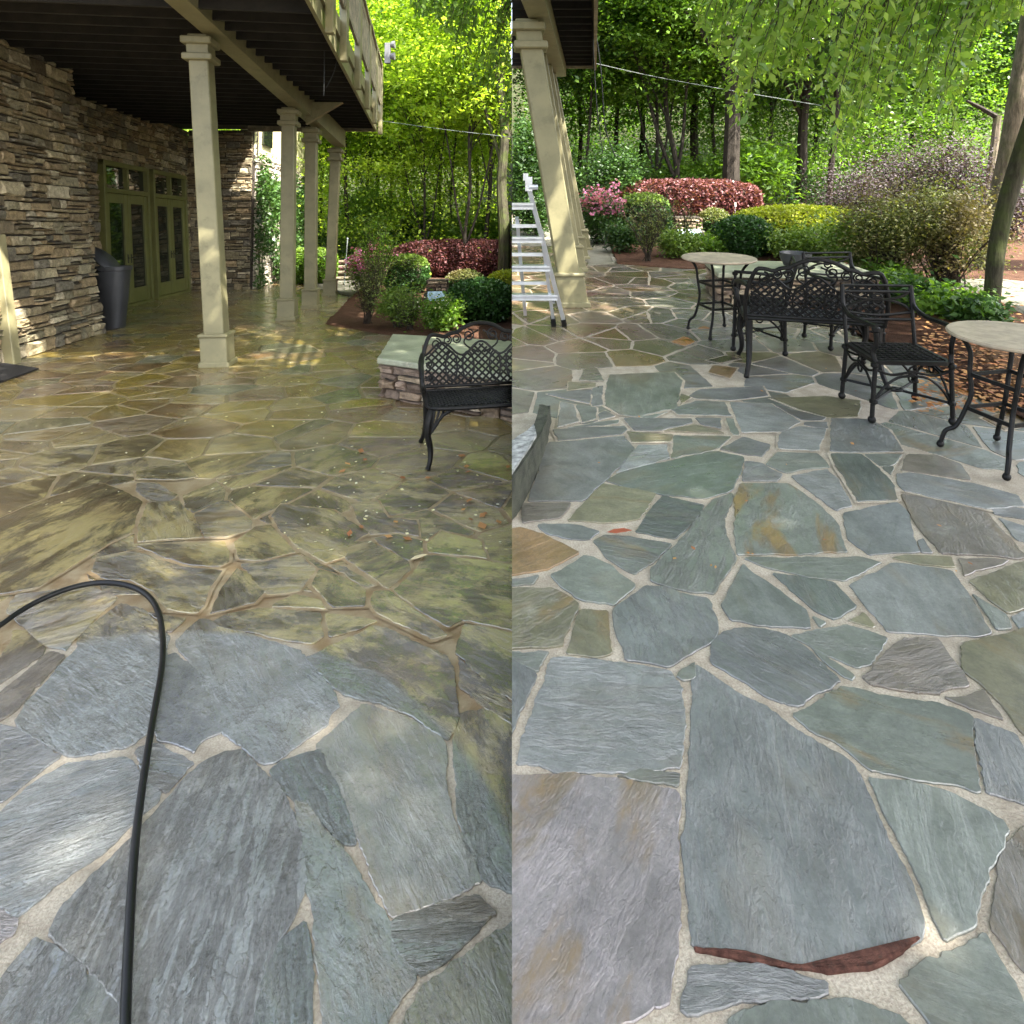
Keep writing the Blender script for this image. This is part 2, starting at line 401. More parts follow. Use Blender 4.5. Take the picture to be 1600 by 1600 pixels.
def leaf_mesh(name, V, mats, rnd=None, midx=None, extra=None):
    n = len(V) // 4; nv = len(V); ex_v = []; ex_f = []
    if extra is not None: ex_v, ex_f = extra
    me = bpy.data.meshes.new(name)
    allv = np.vstack([V, np.array(ex_v, dtype=float).reshape(-1, 3)]) if len(ex_v) else V
    me.vertices.add(len(allv)); me.vertices.foreach_set('co', allv.astype(np.float32).ravel())
    loops = np.arange(nv); tot = [4] * n
    if len(ex_f):
        el = [i + nv for f in ex_f for i in f]; loops = np.concatenate([loops, np.array(el)]); tot = tot + [len(f) for f in ex_f]
    tot = np.array(tot); st = np.concatenate([[0], np.cumsum(tot)[:-1]])
    me.loops.add(len(loops)); me.loops.foreach_set('vertex_index', loops.astype(np.int32))
    me.polygons.add(len(tot)); me.polygons.foreach_set('loop_start', st.astype(np.int32)); 
    try: me.polygons.foreach_set('loop_total', tot.astype(np.int32))
    except Exception: pass
    for m in (mats if isinstance(mats, list) else [mats]): me.materials.append(m)
    mi = np.zeros(len(tot), dtype=np.int32)
    if midx is not None: mi[:n] = midx
    if len(ex_f): mi[n:] = len(me.materials) - 1
    me.polygons.foreach_set('material_index', mi)
    a = me.attributes.new('rnd', 'FLOAT', 'FACE'); rv = np.zeros(len(tot), dtype=np.float32)
    rv[:n] = rng.random(n) if rnd is None else rnd
    a.data.foreach_set('value', rv)
    me.update(calc_edges=True); me['leafy'] = 1
    return me
def link(name, me, parent=None):
    o = bpy.data.objects.new(name, me); col.objects.link(o)
    if parent: o.parent = parent
    return o
def clumps(nc, c, R, nl, cr, flat=.4, shell=.55):
    """leaf positions: nc clumps in an ellipsoid (centre c, radii R), nl leaves each, clump radius cr"""
    d = rng.normal(size=(nc, 3)); d /= np.linalg.norm(d, axis=1)[:, None]
    rad = shell + (1 - shell) * rng.random(nc) ** .6
    C = np.array(c) + d * rad[:, None] * np.array(R)
    k = rng.normal(size=(nc, nl, 3)) * cr * (0.5 + rng.random((nc, 1, 1))); k[:, :, 2] *= flat
    tilt = rng.normal(size=(nc, 1, 2)) * .35
    k[:, :, 2] += (k[:, :, :2] * tilt).sum(-1)
    return (C[:, None, :] + k).reshape(-1, 3), C
# ------------------------------------------------------------------ ground
PAL = dict(g=(.175, .188, .16), b=(.172, .18, .172), t=(.112, .127, .112), n=(.17, .172, .165), w=(.28, .295, .28), o=(.26, .16, .07),
           k=(.18, .165, .10), r=(.17, .145, .115), p=(.25, .222, .218), O=(.50, .19, .03), x=(.05, .048, .04), R=(.055, .022, .017), s=(.23, .237, .225), m=(.22, .21, .18))
# traced flagstones: colour key, ochre stain 0-1, grain direction in the picture, outline in photo pixels
TR = """
p .8 -65,155 800,1216 860,1215 960,1219 1058,1242 1060,1262 1056,1330 1054,1450 1047,1562 1000,1585 960,1600 940,1625 790,1625 790,1216
s 0 1,.05 862,1031 900,1033 1010,1046 1045,1050 1065,1075 1066,1112 1063,1200 960,1206 868,1206 855,1198 808,1195 825,1150 845,1085
g 0 1,0 966,1215 990,1210 1060,1211 1058,1229
g 0 1,0 1060,1058 1085,1037 1082,1060 1066,1062
g 0 1,0 790,1021 856,1020 839,1050 806,1033 790,1026
b 0 .2,1 790,1030 837,1056 826,1080 800,1140 790,1160
b 0 .22,1 1088,1041 1112,1058 1150,1085 1200,1112 1240,1142 1290,1172 1327,1191 1361,1255 1387,1319 1421,1379 1438,1440 1436,1464 1390,1492 1350,1506 1300,1510 1250,1506 1200,1494 1150,1483 1083,1478 1080,1440 1073,1370 1070,1330 1077,1250 1081,1200 1082,1120 1086,1060
R 0 1,0 1083,1481 1150,1486 1200,1497 1250,1509 1300,1513 1350,1509 1390,1495 1437,1467 1438,1471 1400,1499 1365,1519 1300,1526 1240,1520 1200,1512 1140,1499 1086,1489
n 0 1,0 1078,1518 1150,1516 1200,1519 1245,1531 1290,1540 1288,1550 1240,1553 1160,1558 1130,1570 1075,1583 1067,1578
g 0 .2,1 1140,1625 1145,1600 1170,1590 1230,1575 1330,1570 1400,1590 1450,1625
g 0 .3,1 1357,1219 1410,1225 1477,1240 1569,1289 1556,1330 1530,1390 1518,1446 1500,1454 1477,1470 1462,1437 1440,1379 1410,1319 1380,1262
g 0 1,.4 1408,1540 1537,1461 1579,1532 1598,1574 1620,1625 1470,1625 1440,1580
r .2 .4,1 1569,1326 1562,1360 1558,1409 1552,1450 1600,1517 1620,1530 1620,1290 1600,1297
g .85 1,.25 1241,1118 1290,1096 1320,1077 1350,1082 1410,1096 1462,1101 1517,1120 1519,1176 1526,1238 1492,1225 1462,1223 1425,1217 1357,1200 1342,1187 1324,1172 1301,1156 1275,1146
n .1 .3,1 1526,1126 1586,1150 1600,1176 1620,1190 1620,1266 1580,1250 1547,1240 1543,1238 1534,1187
r 0 1,.3 1477,1092 1536,1079 1567,1125 1519,1109
r 0 1,-.2 1350,1060 1412,1000 1464,1000 1485,1030 1513,1071 1462,1084 1410,1079 1361,1069
k .5 1,.6 1507,1010 1545,1000 1620,980 1620,1165 1592,1139 1571,1105 1537,1071 1508,1049
g 0 1,.1 1238,995 1320,978 1385,998 1376,1010 1361,1036 1340,1044 1290,1022
g 0 1,.7 1265,1010 1333,1058 1329,1062 1290,1035
b 0 1,.5 1113,1005 1135,990 1160,984 1200,988 1225,993 1262,1018 1312,1064 1240,1102 1200,1090 1137,1049 1113,1036
b 0 .4,1 958,955 1007,917 1040,920 1075,932 1107,937 1122,985 1105,1008 1045,1044 1010,1036 978,1033 966,1000 960,975
g 0 1,.3 860,900 915,870 955,885 992,917 960,947 912,940 875,915
g 0 -.3,1 1017,890 1050,860 1095,807 1110,785 1142,772 1146,775 1132,812 1133,837 1142,857 1150,875 1127,907 1117,930 1075,925 1050,920 1017,910
t 0 1,.2 1034,775 1100,790 1095,803 1055,843 993,832 1015,800
g .4 1,.2 927,847 945,837 985,840 1050,851 1025,875 993,899 950,875
b 0 1,.1 840,821 900,821 937,832 920,844 882,842 852,832
o .8 1,-.5 790,830 815,826 850,837 905,865 857,890 790,903
g 0 1,0 790,908 842,900 832,914 790,916
k .7 1,-.5 790,921 860,920 882,930 904,947 880,1000 878,1010 790,1016
k .6 .3,1 907,954 950,956 953,1000 956,1022 930,1028 885,1022
t .1 1,-.2 945,752 975,737 1075,715 1100,707 1120,706 1162,715 1157,740 1145,765 1102,780 1050,775 975,762
k .9 1,.1 942,757 1025,772 1010,800 997,812 955,817 887,815 915,785
r .1 1,0 815,787 892,787 875,810 817,818
n 0 1,.3 860,692 895,691 975,682 983,693 993,704 955,742 910,784 825,784 842,737 850,700
w .1 1,-.1 997,697 1042,696 1045,717 975,737 962,740
g .3 1,.1 1053,682 1142,684 1117,704 1050,718
k .3 1,0 979,676 1052,681 1045,692 987,692
n 0 1,0 864,673 975,667 980,672 972,680 872,690
n 0 1,0 975,655 1080,656 1082,662 1032,674 992,674
k 0 1,0 1037,675 1085,666 1132,678
n 0 1,0 1087,655 1127,656 1126,671 1095,664
g 0 1,0 1133,655 1146,656 1153,681 1147,681
s 0 1,.1 1140,630 1205,633 1250,661 1222,676 1160,677
n 0 1,0 1125,702 1162,684 1203,696 1192,714 1160,710
g 1 .05,1 1157,757 1232,757 1275,787 1306,817 1324,864 1200,867 1152,868 1147,820 1149,780
s 0 1,0 1165,722 1190,725 1222,742 1215,753 1160,752
g 0 1,0 1197,727 1215,708 1277,710 1297,731 1262,733 1228,740
s 0 1,.1 1218,682 1227,674 1250,668 1290,672 1277,705 1217,702
n 0 1,0 1257,662 1292,661 1292,671 1257,666
n 0 1,0 1211,635 1290,654 1285,658 1253,658
k 0 1,0 1204,624 1292,621 1345,628 1340,652 1300,655 1250,642
s 0 1,.2 1237,745 1292,734 1310,750 1330,792 1305,798 1275,775
b 0 .6,1 1300,656 1360,658 1388,673 1410,707 1345,708 1297,707
t .2 .7,1 1298,711 1345,711 1373,733 1397,760 1402,783 1340,786 1325,757 1310,735
g 0 1,.2 1350,712 1410,712 1392,730 1375,730
g 0 1,.2 1379,732 1396,731 1392,744
r 0 1,.1 1420,712 1462,713 1500,727 1517,752 1407,737
s .1 1,.2 1400,743 1425,742 1517,757 1590,777 1600,793 1545,798 1412,768 1403,757
r .3 .6,1 1409,773 1467,784 1542,803 1600,868 1600,873 1530,869 1470,865 1440,832 1420,800
b 0 .2,1 1318,803 1400,785 1417,800 1430,845 1433,863 1390,865 1358,868 1325,843
n 0 1,0 1435,846 1443,843 1456,865 1440,864
g 0 1,0 1163,873 1250,874 1345,872 1378,880 1320,909 1260,902 1195,887
b 0 .7,1 1162,883 1200,912 1260,957 1262,983 1200,979 1142,970 1127,948 1137,930
t 0 .6,1 1207,897 1303,912 1337,950 1305,970 1275,957
g 0 1,0 1270,965 1290,975 1280,980
k 0 1,0 1325,972 1352,960 1366,982
s .1 .5,1 1330,915 1395,881 1487,893 1508,922 1549,990 1525,996 1387,989 1352,947
k .4 1,0 1393,873 1417,869 1487,872 1488,887 1425,879
r 0 1,0 1497,874 1577,877 1507,902
k 0 .7,1 1516,910 1600,880 1620,876 1620,945 1576,960 1547,940
g 0 .6,1 1520,930 1573,965 1580,983 1557,985
b 0 .6,1 1580,966 1600,957 1620,955 1620,1000 1595,985
n 0 1,0 1547,795 1575,792 1620,800 1620,815 1555,805
s 0 1,.2 1560,810 1620,828 1620,852 1590,845
g .15 .1,1 954,587 1053,583 1066,596 1057,639 997,652 969,649 946,636 948,600
b 0 .3,1 926,609 942,604 940,634 926,636
n 0 1,0 856,617 924,611 920,632 875,622
k .2 1,0 890,598 931,600 930,606 888,611
g 0 1,0 912,579 931,576 944,596 905,596
s 0 .3,1 877,630 896,634 903,660 871,669
g 0 1,0 901,634 931,639 930,656 910,661
n 0 1,0 935,649 946,644 961,652 937,658
g 0 1,0 885,671 937,662 967,658 965,663 920,668
g 0 1,0 999,653 1044,645 1021,655
b 0 1,0 1051,641 1087,628 1132,630 1142,651 1060,649
n 0 1,0 1077,620 1095,610 1192,605 1200,620 1140,627 1087,624
k 0 1,0 1064,617 1079,622 1063,634
O 0 1,0 1050,535 1069,527 1086,535 1071,541
O 0 1,0 1091,514 1101,511 1109,514
o .8 1,0 1115,572 1152,576 1141,592 1107,583
x 0 1,0 1104,564 1134,557 1156,562 1124,568
O 0 1,.5 1476,600 1487,601 1523,618 1506,618
o .7 1,.1 1535,655 1600,640 1625,660 1570,674
k .2 .8,-.45 -12,818 50,790 100,773 155,757 190,768 222,786 213,805 205,835 170,850 135,872 95,897 55,921 25,927 -12,932
k 0 .4,1 232,788 277,785 288,795 302,808 317,842 215,848 220,815
r 0 1,.3 150,875 210,863 250,878 300,891 347,893 325,925 315,950 308,960 262,955 240,925 200,908 160,905 143,895
r 0 1,.2 216,855 275,852 350,848 357,865 356,880 343,887 300,885 255,872
r 0 .5,1 369,890 385,898 412,928 398,944 328,962 345,925
k .4 1,0 304,805 345,786 355,785 392,815 390,830 355,841 320,842
m 0 1,.2 214,757 245,757 276,776 262,786 243,790 214,770
m .4 1,-.4 285,777 338,756 352,766 350,783 302,803 290,795
k .2 1,0 215,750 212,738 287,725 307,747 275,751
g 0 1,-.3 25,930 142,917 182,937 147,970 113,1002 105,1018 77,1013 43,985 10,958
w .1 1,.9 188,946 225,958 245,980 262,998 256,1020 253,1060 250,1100 238,1135 200,1166 150,1177 112,1180 96,1172 40,1143 26,1128 60,1085 100,1040 124,1015 125,1000 150,975
p 0 1,.5 232,958 290,968 264,990
r 0 1,-.6 22,988 38,990 66,1016 62,1025 -12,1076 -12,1060 18,1010
r 0 1,-.7 77,1022 98,1028 60,1070 20,1112 -12,1134 -12,1098 40,1055
n 0 1,-.3 -12,1130 31,1144 91,1184 56,1209 5,1250 -12,1256
w 0 1,-.35 -12,1285 62,1222 103,1197 194,1188 216,1219 247,1241 244,1253 219,1272 200,1290 150,1337 87,1378 28,1428 22,1431 -12,1405
b 0 1,.2 216,1172 244,1166 300,1194 262,1237 225,1216
n 0 .4,1 258,1030 272,1024 307,1058 322,1092 344,1145 312,1158 303,1176 275,1160 250,1156 247,1130 255,1080
s 0 -.36,1 330,1190 353,1180 375,1178 400,1203 431,1237 453,1272 466,1319 469,1387 456,1431 425,1481 400,1535 380,1625 205,1625 190,1560 150,1522 84,1455 100,1420 187,1335 265,1252 316,1198
b 0 -.5,1 53,1473 78,1487 125,1524 126,1545 84,1625 -12,1625 -12,1560 25,1510
g 0 -.5,1 131,1530 162,1540 188,1570 192,1625 92,1625
p 0 1,0 -12,1415 22,1440 18,1460 -12,1480
s 0 .55,1 277,1003 295,985 315,970 350,984 400,999 437,1011 466,1024 487,1048 515,1082 528,1104 512,1118 508,1134 470,1160 428,1190 415,1192 385,1170 347,1138 330,1095 305,1045
r 0 1,.1 330,975 352,962 400,953 440,953 500,960 505,995 490,1007 450,1003 400,990 360,985
r 0 1,-.1 508,960 590,972 560,985 515,997
g 0 1,.6 480,1030 515,1014 550,1000 580,982 605,988 650,1008 695,1028 706,1055 712,1100 710,1135 700,1155 685,1145 640,1115 600,1098 540,1085 510,1060
m .25 .5,1 497,1166 569,1105 600,1114 644,1130 678,1148 692,1165 694,1184 692,1209 700,1269 712,1303 728,1328 744,1372 747,1378 706,1400 612,1428 575,1337 537,1250 509,1187
t 0 .4,1 425,1206 440,1194 497,1175 525,1234 553,1319 540,1316 462,1247
g .3 .35,1 462,1256 476,1264 535,1338 600,1442 646,1530 620,1562 592,1625 520,1625 510,1560 497,1450 485,1380 467,1310
t 0 0,1 475,1447 481,1506 484,1625 405,1625 406,1553 428,1500 444,1475
g .4 1,-.1 616,1444 666,1431 744,1406 772,1428 712,1481 681,1506 656,1519 619,1469
k 0 .3,1 812,1438 731,1500 662,1550 619,1625 812,1625
g 0 .3,1 712,1120 760,1110 812,1145 812,1392 757,1372 747,1341 728,1318 719,1256 713,1190
r 0 1,.3 365,850 400,825 422,822 462,865 400,878 375,875
r 0 1,0 400,882 467,871 492,893 465,927 420,932 400,912 377,884
k .1 1,.4 425,808 440,790 520,800 575,835 548,850 540,872 510,882 470,860 440,830
r 0 1,-.3 547,850 575,848 637,880 642,892 607,923 540,875
n 0 1,.4 500,893 540,907 572,923 570,950 520,950 487,917
k 0 1,.4 512,885 540,888 585,917 572,920
r 0 1,.2 615,925 645,900 665,870 725,875 812,886 812,990 725,970 700,982 650,952
r 0 1,.5 585,927 607,925 700,995 675,1002 590,960 580,945
k 0 1,.5 727,978 812,994 812,1105 770,1075 715,1020
k 0 1,.5 716,1030 770,1085 812,1117 812,1140 760,1105 722,1075
m 0 1,0 425,950 460,932 500,940 508,955 470,952
r 0 1,.2 585,843 620,837 660,847 662,865 640,878 600,855
k 0 1,.2 668,850 690,832 750,847 762,875 670,865
m .2 1,.3 550,790 590,785 605,812 650,815 655,840 620,833 580,838 560,815
"""
def roughen(poly, seg, amp, seed):
    # clip corners a little, then break every edge up unevenly
    P = [Vector((p[0], p[1], 0)) for p in poly]; n = len(P); Q = []
    for i in range(n):
        a, b, c = P[i - 1], P[i], P[(i + 1) % n]
        k1 = min(.009, (a - b).length * .12); k2 = min(.009, (c - b).length * .12)
        Q.append(b + (a - b).normalized() * k1); Q.append(b + (c - b).normalized() * k2)
    out = []
    for i in range(len(Q)):
        a, b = Q[i], Q[(i + 1) % len(Q)]; L = (b - a).length; m = max(1, int(L / seg))
        nrm = Vector((b.y - a.y, a.x - b.x, 0))
        if nrm.length > 0: nrm.normalize()
        for k in range(m):
            p = a.lerp(b, k / m)
            q = noise.noise(Vector((p.x * 9, p.y * 9, seed))) * amp + noise.noise(Vector((p.x * 45, p.y * 45, seed + 5))) * amp * .6 + noise.noise(Vector((p.x * 150, p.y * 150, seed + 9))) * amp * .25
            out.append(p + nrm * q * min(1.0, L / .08))
    return out
def area(P): return .5 * sum(P[i - 1][0] * P[i][1] - P[i][0] * P[i - 1][1] for i in range(len(P)))
def inset(P, d):
    n = len(P); out = []
    for i in range(n):
        a, b, c = P[i - 1], P[i], P[(i + 1) % n]
        e1 = (b - a); e2 = (c - b)
        if e1.length < 1e-7 or e2.length < 1e-7: out.append(b.copy()); continue
        e1.normalize(); e2.normalize()
        nr = Vector((-(e1.y + e2.y), e1.x + e2.x, 0))
        if nr.length < .3: out.append(b.copy()); continue
        nr.normalize(); out.append(b + nr * d)
    return out
class Paving:
    def __init__(self): self.v = []; self.f = []; self.c = []; self.d = []
    def stone(self, poly, ztop, colr, stain, ang, seg=.03, amp=.006, seed=0., strong=False):
        if area(poly) < 0: poly = poly[::-1]
        R = roughen(poly, seg, amp, seed)
        I = inset(R, .0022)
        n = len(R); b = len(self.v)
        self.v += [(p.x, p.y, -.012) for p in R] + [(p.x, p.y, ztop - .0022) for p in R] + [(p.x, p.y, ztop) for p in I]
        for k in range(2):
            for i in range(n):
                j = (i + 1) % n; self.f.append((b + k * n + i, b + k * n + j, b + (k + 1) * n + j, b + (k + 1) * n + i))
        self.f.append(tuple(range(b + 2 * n, b + 3 * n)))
        r = random.random()
        while strong and ((r * 7.3) % 1 < .6 or (r * 4.7) % 1 < .35): r = random.random()
        j = [random.uniform(.86, 1.14) for _ in range(1)][0]
        self.c += [(colr[0] * j, colr[1] * j, colr[2] * j, stain)] * (3 * n)
        self.d += [(math.cos(ang), math.sin(ang), r)] * (3 * n)
    def build(self, s, name, mat):
        me = bpy.data.meshes.new(name); me.from_pydata(self.v, [], self.f); me.materials.append(mat)
        a = me.attributes.new('scol', 'FLOAT_COLOR', 'POINT'); a.data.foreach_set('color', np.array(self.c, dtype=np.float32).ravel())
        a = me.attributes.new('sdir', 'FLOAT_VECTOR', 'POINT'); a.data.foreach_set('vector', np.array(self.d, dtype=np.float32).ravel())
        o = bpy.data.objects.new(name, me); col.objects.link(o); o.matrix_world = MS[s]; SIDE[o.name] = s
        o['kind'] = 'structure'; return o
random.seed(11)
pav = {'L': Paving(), 'R': Paving()}; collar = {'L': MB(), 'R': MB()}
traced = {'L': [], 'R': []}
for li, ln in enumerate(TR.strip().splitlines()):
    t = ln.split(); key, stain, gd = t[0], float(t[1]), [float(a) for a in t[2].split(',')]
    px = [tuple(float(a) for a in q.split(',')) for q in t[3:]]
    cx = sum(p[0] for p in px) / len(px); cy = sum(p[1] for p in px) / len(px)
    s = 'L' if cx < 800 else 'R'
    pts = [gp(s, *p) for p in px]
    g0 = gp(s, cx, cy); k = 6 / math.hypot(*gd); g1 = gp(s, cx + gd[0] * k, cy + gd[1] * k); ang = math.atan2(g1.y - g0.y, g1.x - g0.x)
    traced[s].append([(p.x, p.y) for p in pts])
    near = cy > 1000
    if (s == 'L' and cy < 965) or (s == 'R' and (cy < 700 or (cx > 1330 and cy < 800))):
        P = [Vector((p.x, p.y, 0)) for p in pts]
        if area(P) < 0: P = P[::-1]
        O = inset(P, -.024); z = .0046 + .00002 * li
        collar[s].add([(p.x, p.y, z) for p in O], [tuple(range(len(O)))])
    cov = (s == 'L' and cy < 965) or (s == 'R' and (cy < 700 or (cx > 1330 and cy < 800)))
    Pp = [Vector((p.x, p.y, 0)) for p in pts]
    if area(Pp) < 0: Pp = Pp[::-1]
    pts = inset(Pp, (-.013 if s == 'L' else -.009) if near else -.005)
    if key == 'R': redge = pts; continue
    pav[s].stone(pts, (.0095 if cov else .0055) + (li % 6) * .0005, PAL[key], stain, ang, .011 if near else .025, .011, li * 1.7, key in 'sbpw' and cy > 1000)
# flagstones between and beyond: cells round scattered seeds
def clip(poly, nx, ny, c):
    out = []
    for i in range(len(poly)):
        a, b = poly[i - 1], poly[i]; da = a[0] * nx + a[1] * ny - c; db = b[0] * nx + b[1] * ny - c
        if (da <= 0) != (db <= 0):
            t = da / (da - db); out.append((a[0] + (b[0] - a[0]) * t, a[1] + (b[1] - a[1]) * t))
        if db <= 0: out.append(b)
    return out
def cells(s, x0, x1, y0, y1, step, keep, cfun):
    seeds = []; y = y0; r = 0
    while y < y1:
        x = x0 + (step * .5 if r % 2 else 0)
        while x < x1:
            q = (x + random.uniform(-.46, .46) * step, y + random.uniform(-.46, .46) * step)
            seeds.append(q); x += step
        y += step * .8; r += 1
    A = np.array(seeds)
    for i, p in enumerate(seeds):
        X, Y = topx(s, (p[0], max(p[1], .5), 0))
        if not keep(X, Y, p): continue
        dd = ((A - A[i]) ** 2).sum(1); nb = np.argsort(dd)[1:22]
        poly = [(p[0] - 2, p[1] - 2), (p[0] + 2, p[1] - 2), (p[0] + 2, p[1] + 2), (p[0] - 2, p[1] + 2)]
        for j in nb:
            q = A[j]; d = q - A[i]; L = math.hypot(*d); d = d / L
            mid = (A[i] + q) / 2; poly = clip(poly, d[0], d[1], float(mid @ d) - random.uniform(.009, .02))
            if len(poly) < 3: break
        if len(poly) < 3: continue
        Pv = [Vector((a, b, 0)) for a, b in poly]
        # drop doubled corners
        Pv = [Pv[k] for k in range(len(Pv)) if (Pv[k] - Pv[k - 1]).length > .012]
        if len(Pv) < 3 or abs(area(Pv)) < .006: continue
        c, stn = cfun(X, Y)
        pav[s].stone(Pv, .004, c, stn, random.choice([random.gauss(0.05, .3), random.uniform(0, 3.14)]), .05, .012, i * .37)
def inside(p, poly):
    c = False
    for i in range(len(poly)):
        a, b = poly[i - 1], poly[i]
        if (a[1] > p[1]) != (b[1] > p[1]) and p[0] < (b[0] - a[0]) * (p[1] - a[1]) / (b[1] - a[1]) + a[0]: c = not c
    return c
def colL(X, Y):
    k = random.choice('kkkrrgomnr'); return PAL[k], random.choice([0, .3, .8])
def colR(X, Y):
    if X < 1010 and Y < 600: k = random.choice('rrrrokkrpn')
    elif X < 930: k = random.choice('rkggn')
    else: k = random.choice('gggbnnkks')
    if Y < 430: k = random.choice('gkn')
    return PAL[k], random.choice([0, 0, .2, .6])
cells('L', -13, .5, 1.2, 21, .52, lambda X, Y, p: Y < 960 and p[0] < .3 and not any(inside(p, q) for q in traced['L']), colL)
cells('R', -.5, 9.5, 2.4, 17, .50, lambda X, Y, p: (Y < 655 or (X > 1335 and Y < 765)) and p[0] > -.3 and not any(inside(p, q) for q in traced['R']), colR)
for s, nm in (('L', 'wet'), ('R', 'damp')):
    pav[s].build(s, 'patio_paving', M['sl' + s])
    x0, x1 = (-14, .3) if s == 'L' else (-.3, 10)
    m = MB(); nx, ny = 14, 24
    vs = [(x0 + (x1 - x0) * i / nx, -3 + 24 * j / ny, 0) for j in range(ny + 1) for i in range(nx + 1)]
    m.add(vs, [(j * (nx + 1) + i, j * (nx + 1) + i + 1, (j + 1) * (nx + 1) + i + 1, (j + 1) * (nx + 1) + i) for j in range(ny) for i in range(nx)])
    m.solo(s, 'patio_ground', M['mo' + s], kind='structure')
    collar[s].solo(s, 'patio_joints', M['mo' + s], kind='structure')
    # wide ground sheet and the wooded slope behind
    g = MB(); X0, X1 = (-90, .3) if s == 'L' else (-.3, 90); nx, ny = 30, 40; vs = []
    for j in range(ny + 1):
        for i in range(nx + 1):
            x = X0 + (X1 - X0) * i / nx; y = -12 + 132 * j / ny
            z = -.06 + (0 if y < 26 else .25 * noise.noise(Vector((x * .1, y * .1, 0))))
            if y > 42: z += (y - 42) * .42
            vs.append((x, y, z))
    g.add(vs, [(j * (nx + 1) + i, j * (nx + 1) + i + 1, (j + 1) * (nx + 1) + i + 1, (j + 1) * (nx + 1) + i) for j in range(ny) for i in range(nx)])
    g.solo(s, 'ground', M['floor'], kind='structure', smooth=True)
# earth bank where the two levels meet
b = MB(); ys = [-12, 0, 20, 42, 120]
vs = []
for y in ys: vs += [(0, y, -.055 * y - .3), (0, y, .05 * y - .07)]
me = bpy.data.meshes.new('bank'); me.from_pydata([(x + dx, y, z) for dx in (0.0, .25) for x, y, z in vs], [],
    [(2 * i, 2 * i + 2, 2 * i + 3, 2 * i + 1) for i in range(4)] + [(10 + 2 * i + 1, 10 + 2 * i + 3, 10 + 2 * i + 2, 10 + 2 * i) for i in range(4)])
me.materials.append(M['floor']); o = bpy.data.objects.new('embankment', me); col.objects.link(o); o['kind'] = 'structure'; o.location = (.004, 0, 0)
q = roughen(inset(redge if area([Vector((p.x, p.y, 0)) for p in redge]) > 0 else redge[::-1], .010), .012, .007, 77.0); I = inset(q, .004); n = len(q); m = MB()
m.add([(p.x, p.y, -.01) for p in q] + [(p.x, p.y, .006 + .003 * noise.noise(p * 60)) for p in q] + [(p.x, p.y, .0092 + .003 * noise.noise(p * 40)) for p in I],
      [(k * n + i, k * n + (i + 1) % n, (k + 1) * n + (i + 1) % n, (k + 1) * n + i) for k in range(2) for i in range(n)] + [tuple(range(2 * n, 3 * n))])
m.solo('R', 'patio_broken_edge', plain('rusty_broken_slate', (.10, .045, .033), .85, .45, 40, .006, spec=.15, dirt=(.07, .045, .035)), kind='structure')
def bed(s, name, px, mat, z=.03, seed=1.0):
    P = roughen([gp(s, *p) for p in px], .12, .05, seed)
    if area(P) < 0: P = P[::-1]
    I = inset(P, .05); m = MB(); n = len(P)
    m.add([(p.x, p.y, -.05) for p in P] + [(p.x, p.y, z * .6) for p in P] + [(p.x, p.y, z) for p in I],
          [(k * n + i, k * n + (i + 1) % n, (k + 1) * n + (i + 1) % n, (k + 1) * n + i) for k in range(2) for i in range(n)] + [tuple(range(2 * n, 3 * n))])
    return m.solo(s, name, mat, kind='structure')
bed('L', 'garden_bed', [(508, 507), (540, 513), (612, 525), (690, 540), (830, 562), (830, 405), (700, 402), (600, 412), (575, 440), (548, 466)], M['mulch'])
bed('L', 'back_lawn', [(548, 464), (572, 440), (595, 410), (560, 399), (480, 401), (300, 403), (300, 432), (400, 436), (450, 441), (500, 446)], M['path'], .018, 3)
bed('R', 'garden_bed', [(966, 413), (1040, 419), (1080, 421), (1150, 418), (1380, 432), (1436, 472), (1455, 505), (1530, 566), (1600, 632), (1760, 740), (1900, 600), (1700, 330), (1100, 318), (950, 322), (940, 352), (954, 385)], M['mulch'])
bed('R', 'leaf_strip', [(1436, 474), (1457, 507), (1532, 568), (1602, 634), (1680, 700), (1700, 640), (1600, 570), (1530, 515), (1480, 488), (1450, 470)], M['litter'], .045, 5)
bed('R', 'garden_path', [(760, 340), (930, 345), (953, 386), (962, 412), (920, 416), (905, 385), (760, 385)], M['path'], .02, 6)
bed('R', 'pale_gravel', [(1480, 455), (1540, 462), (1620, 505), (1700, 520), (1700, 455), (1560, 440), (1500, 440)], M['path'], .05, 8)
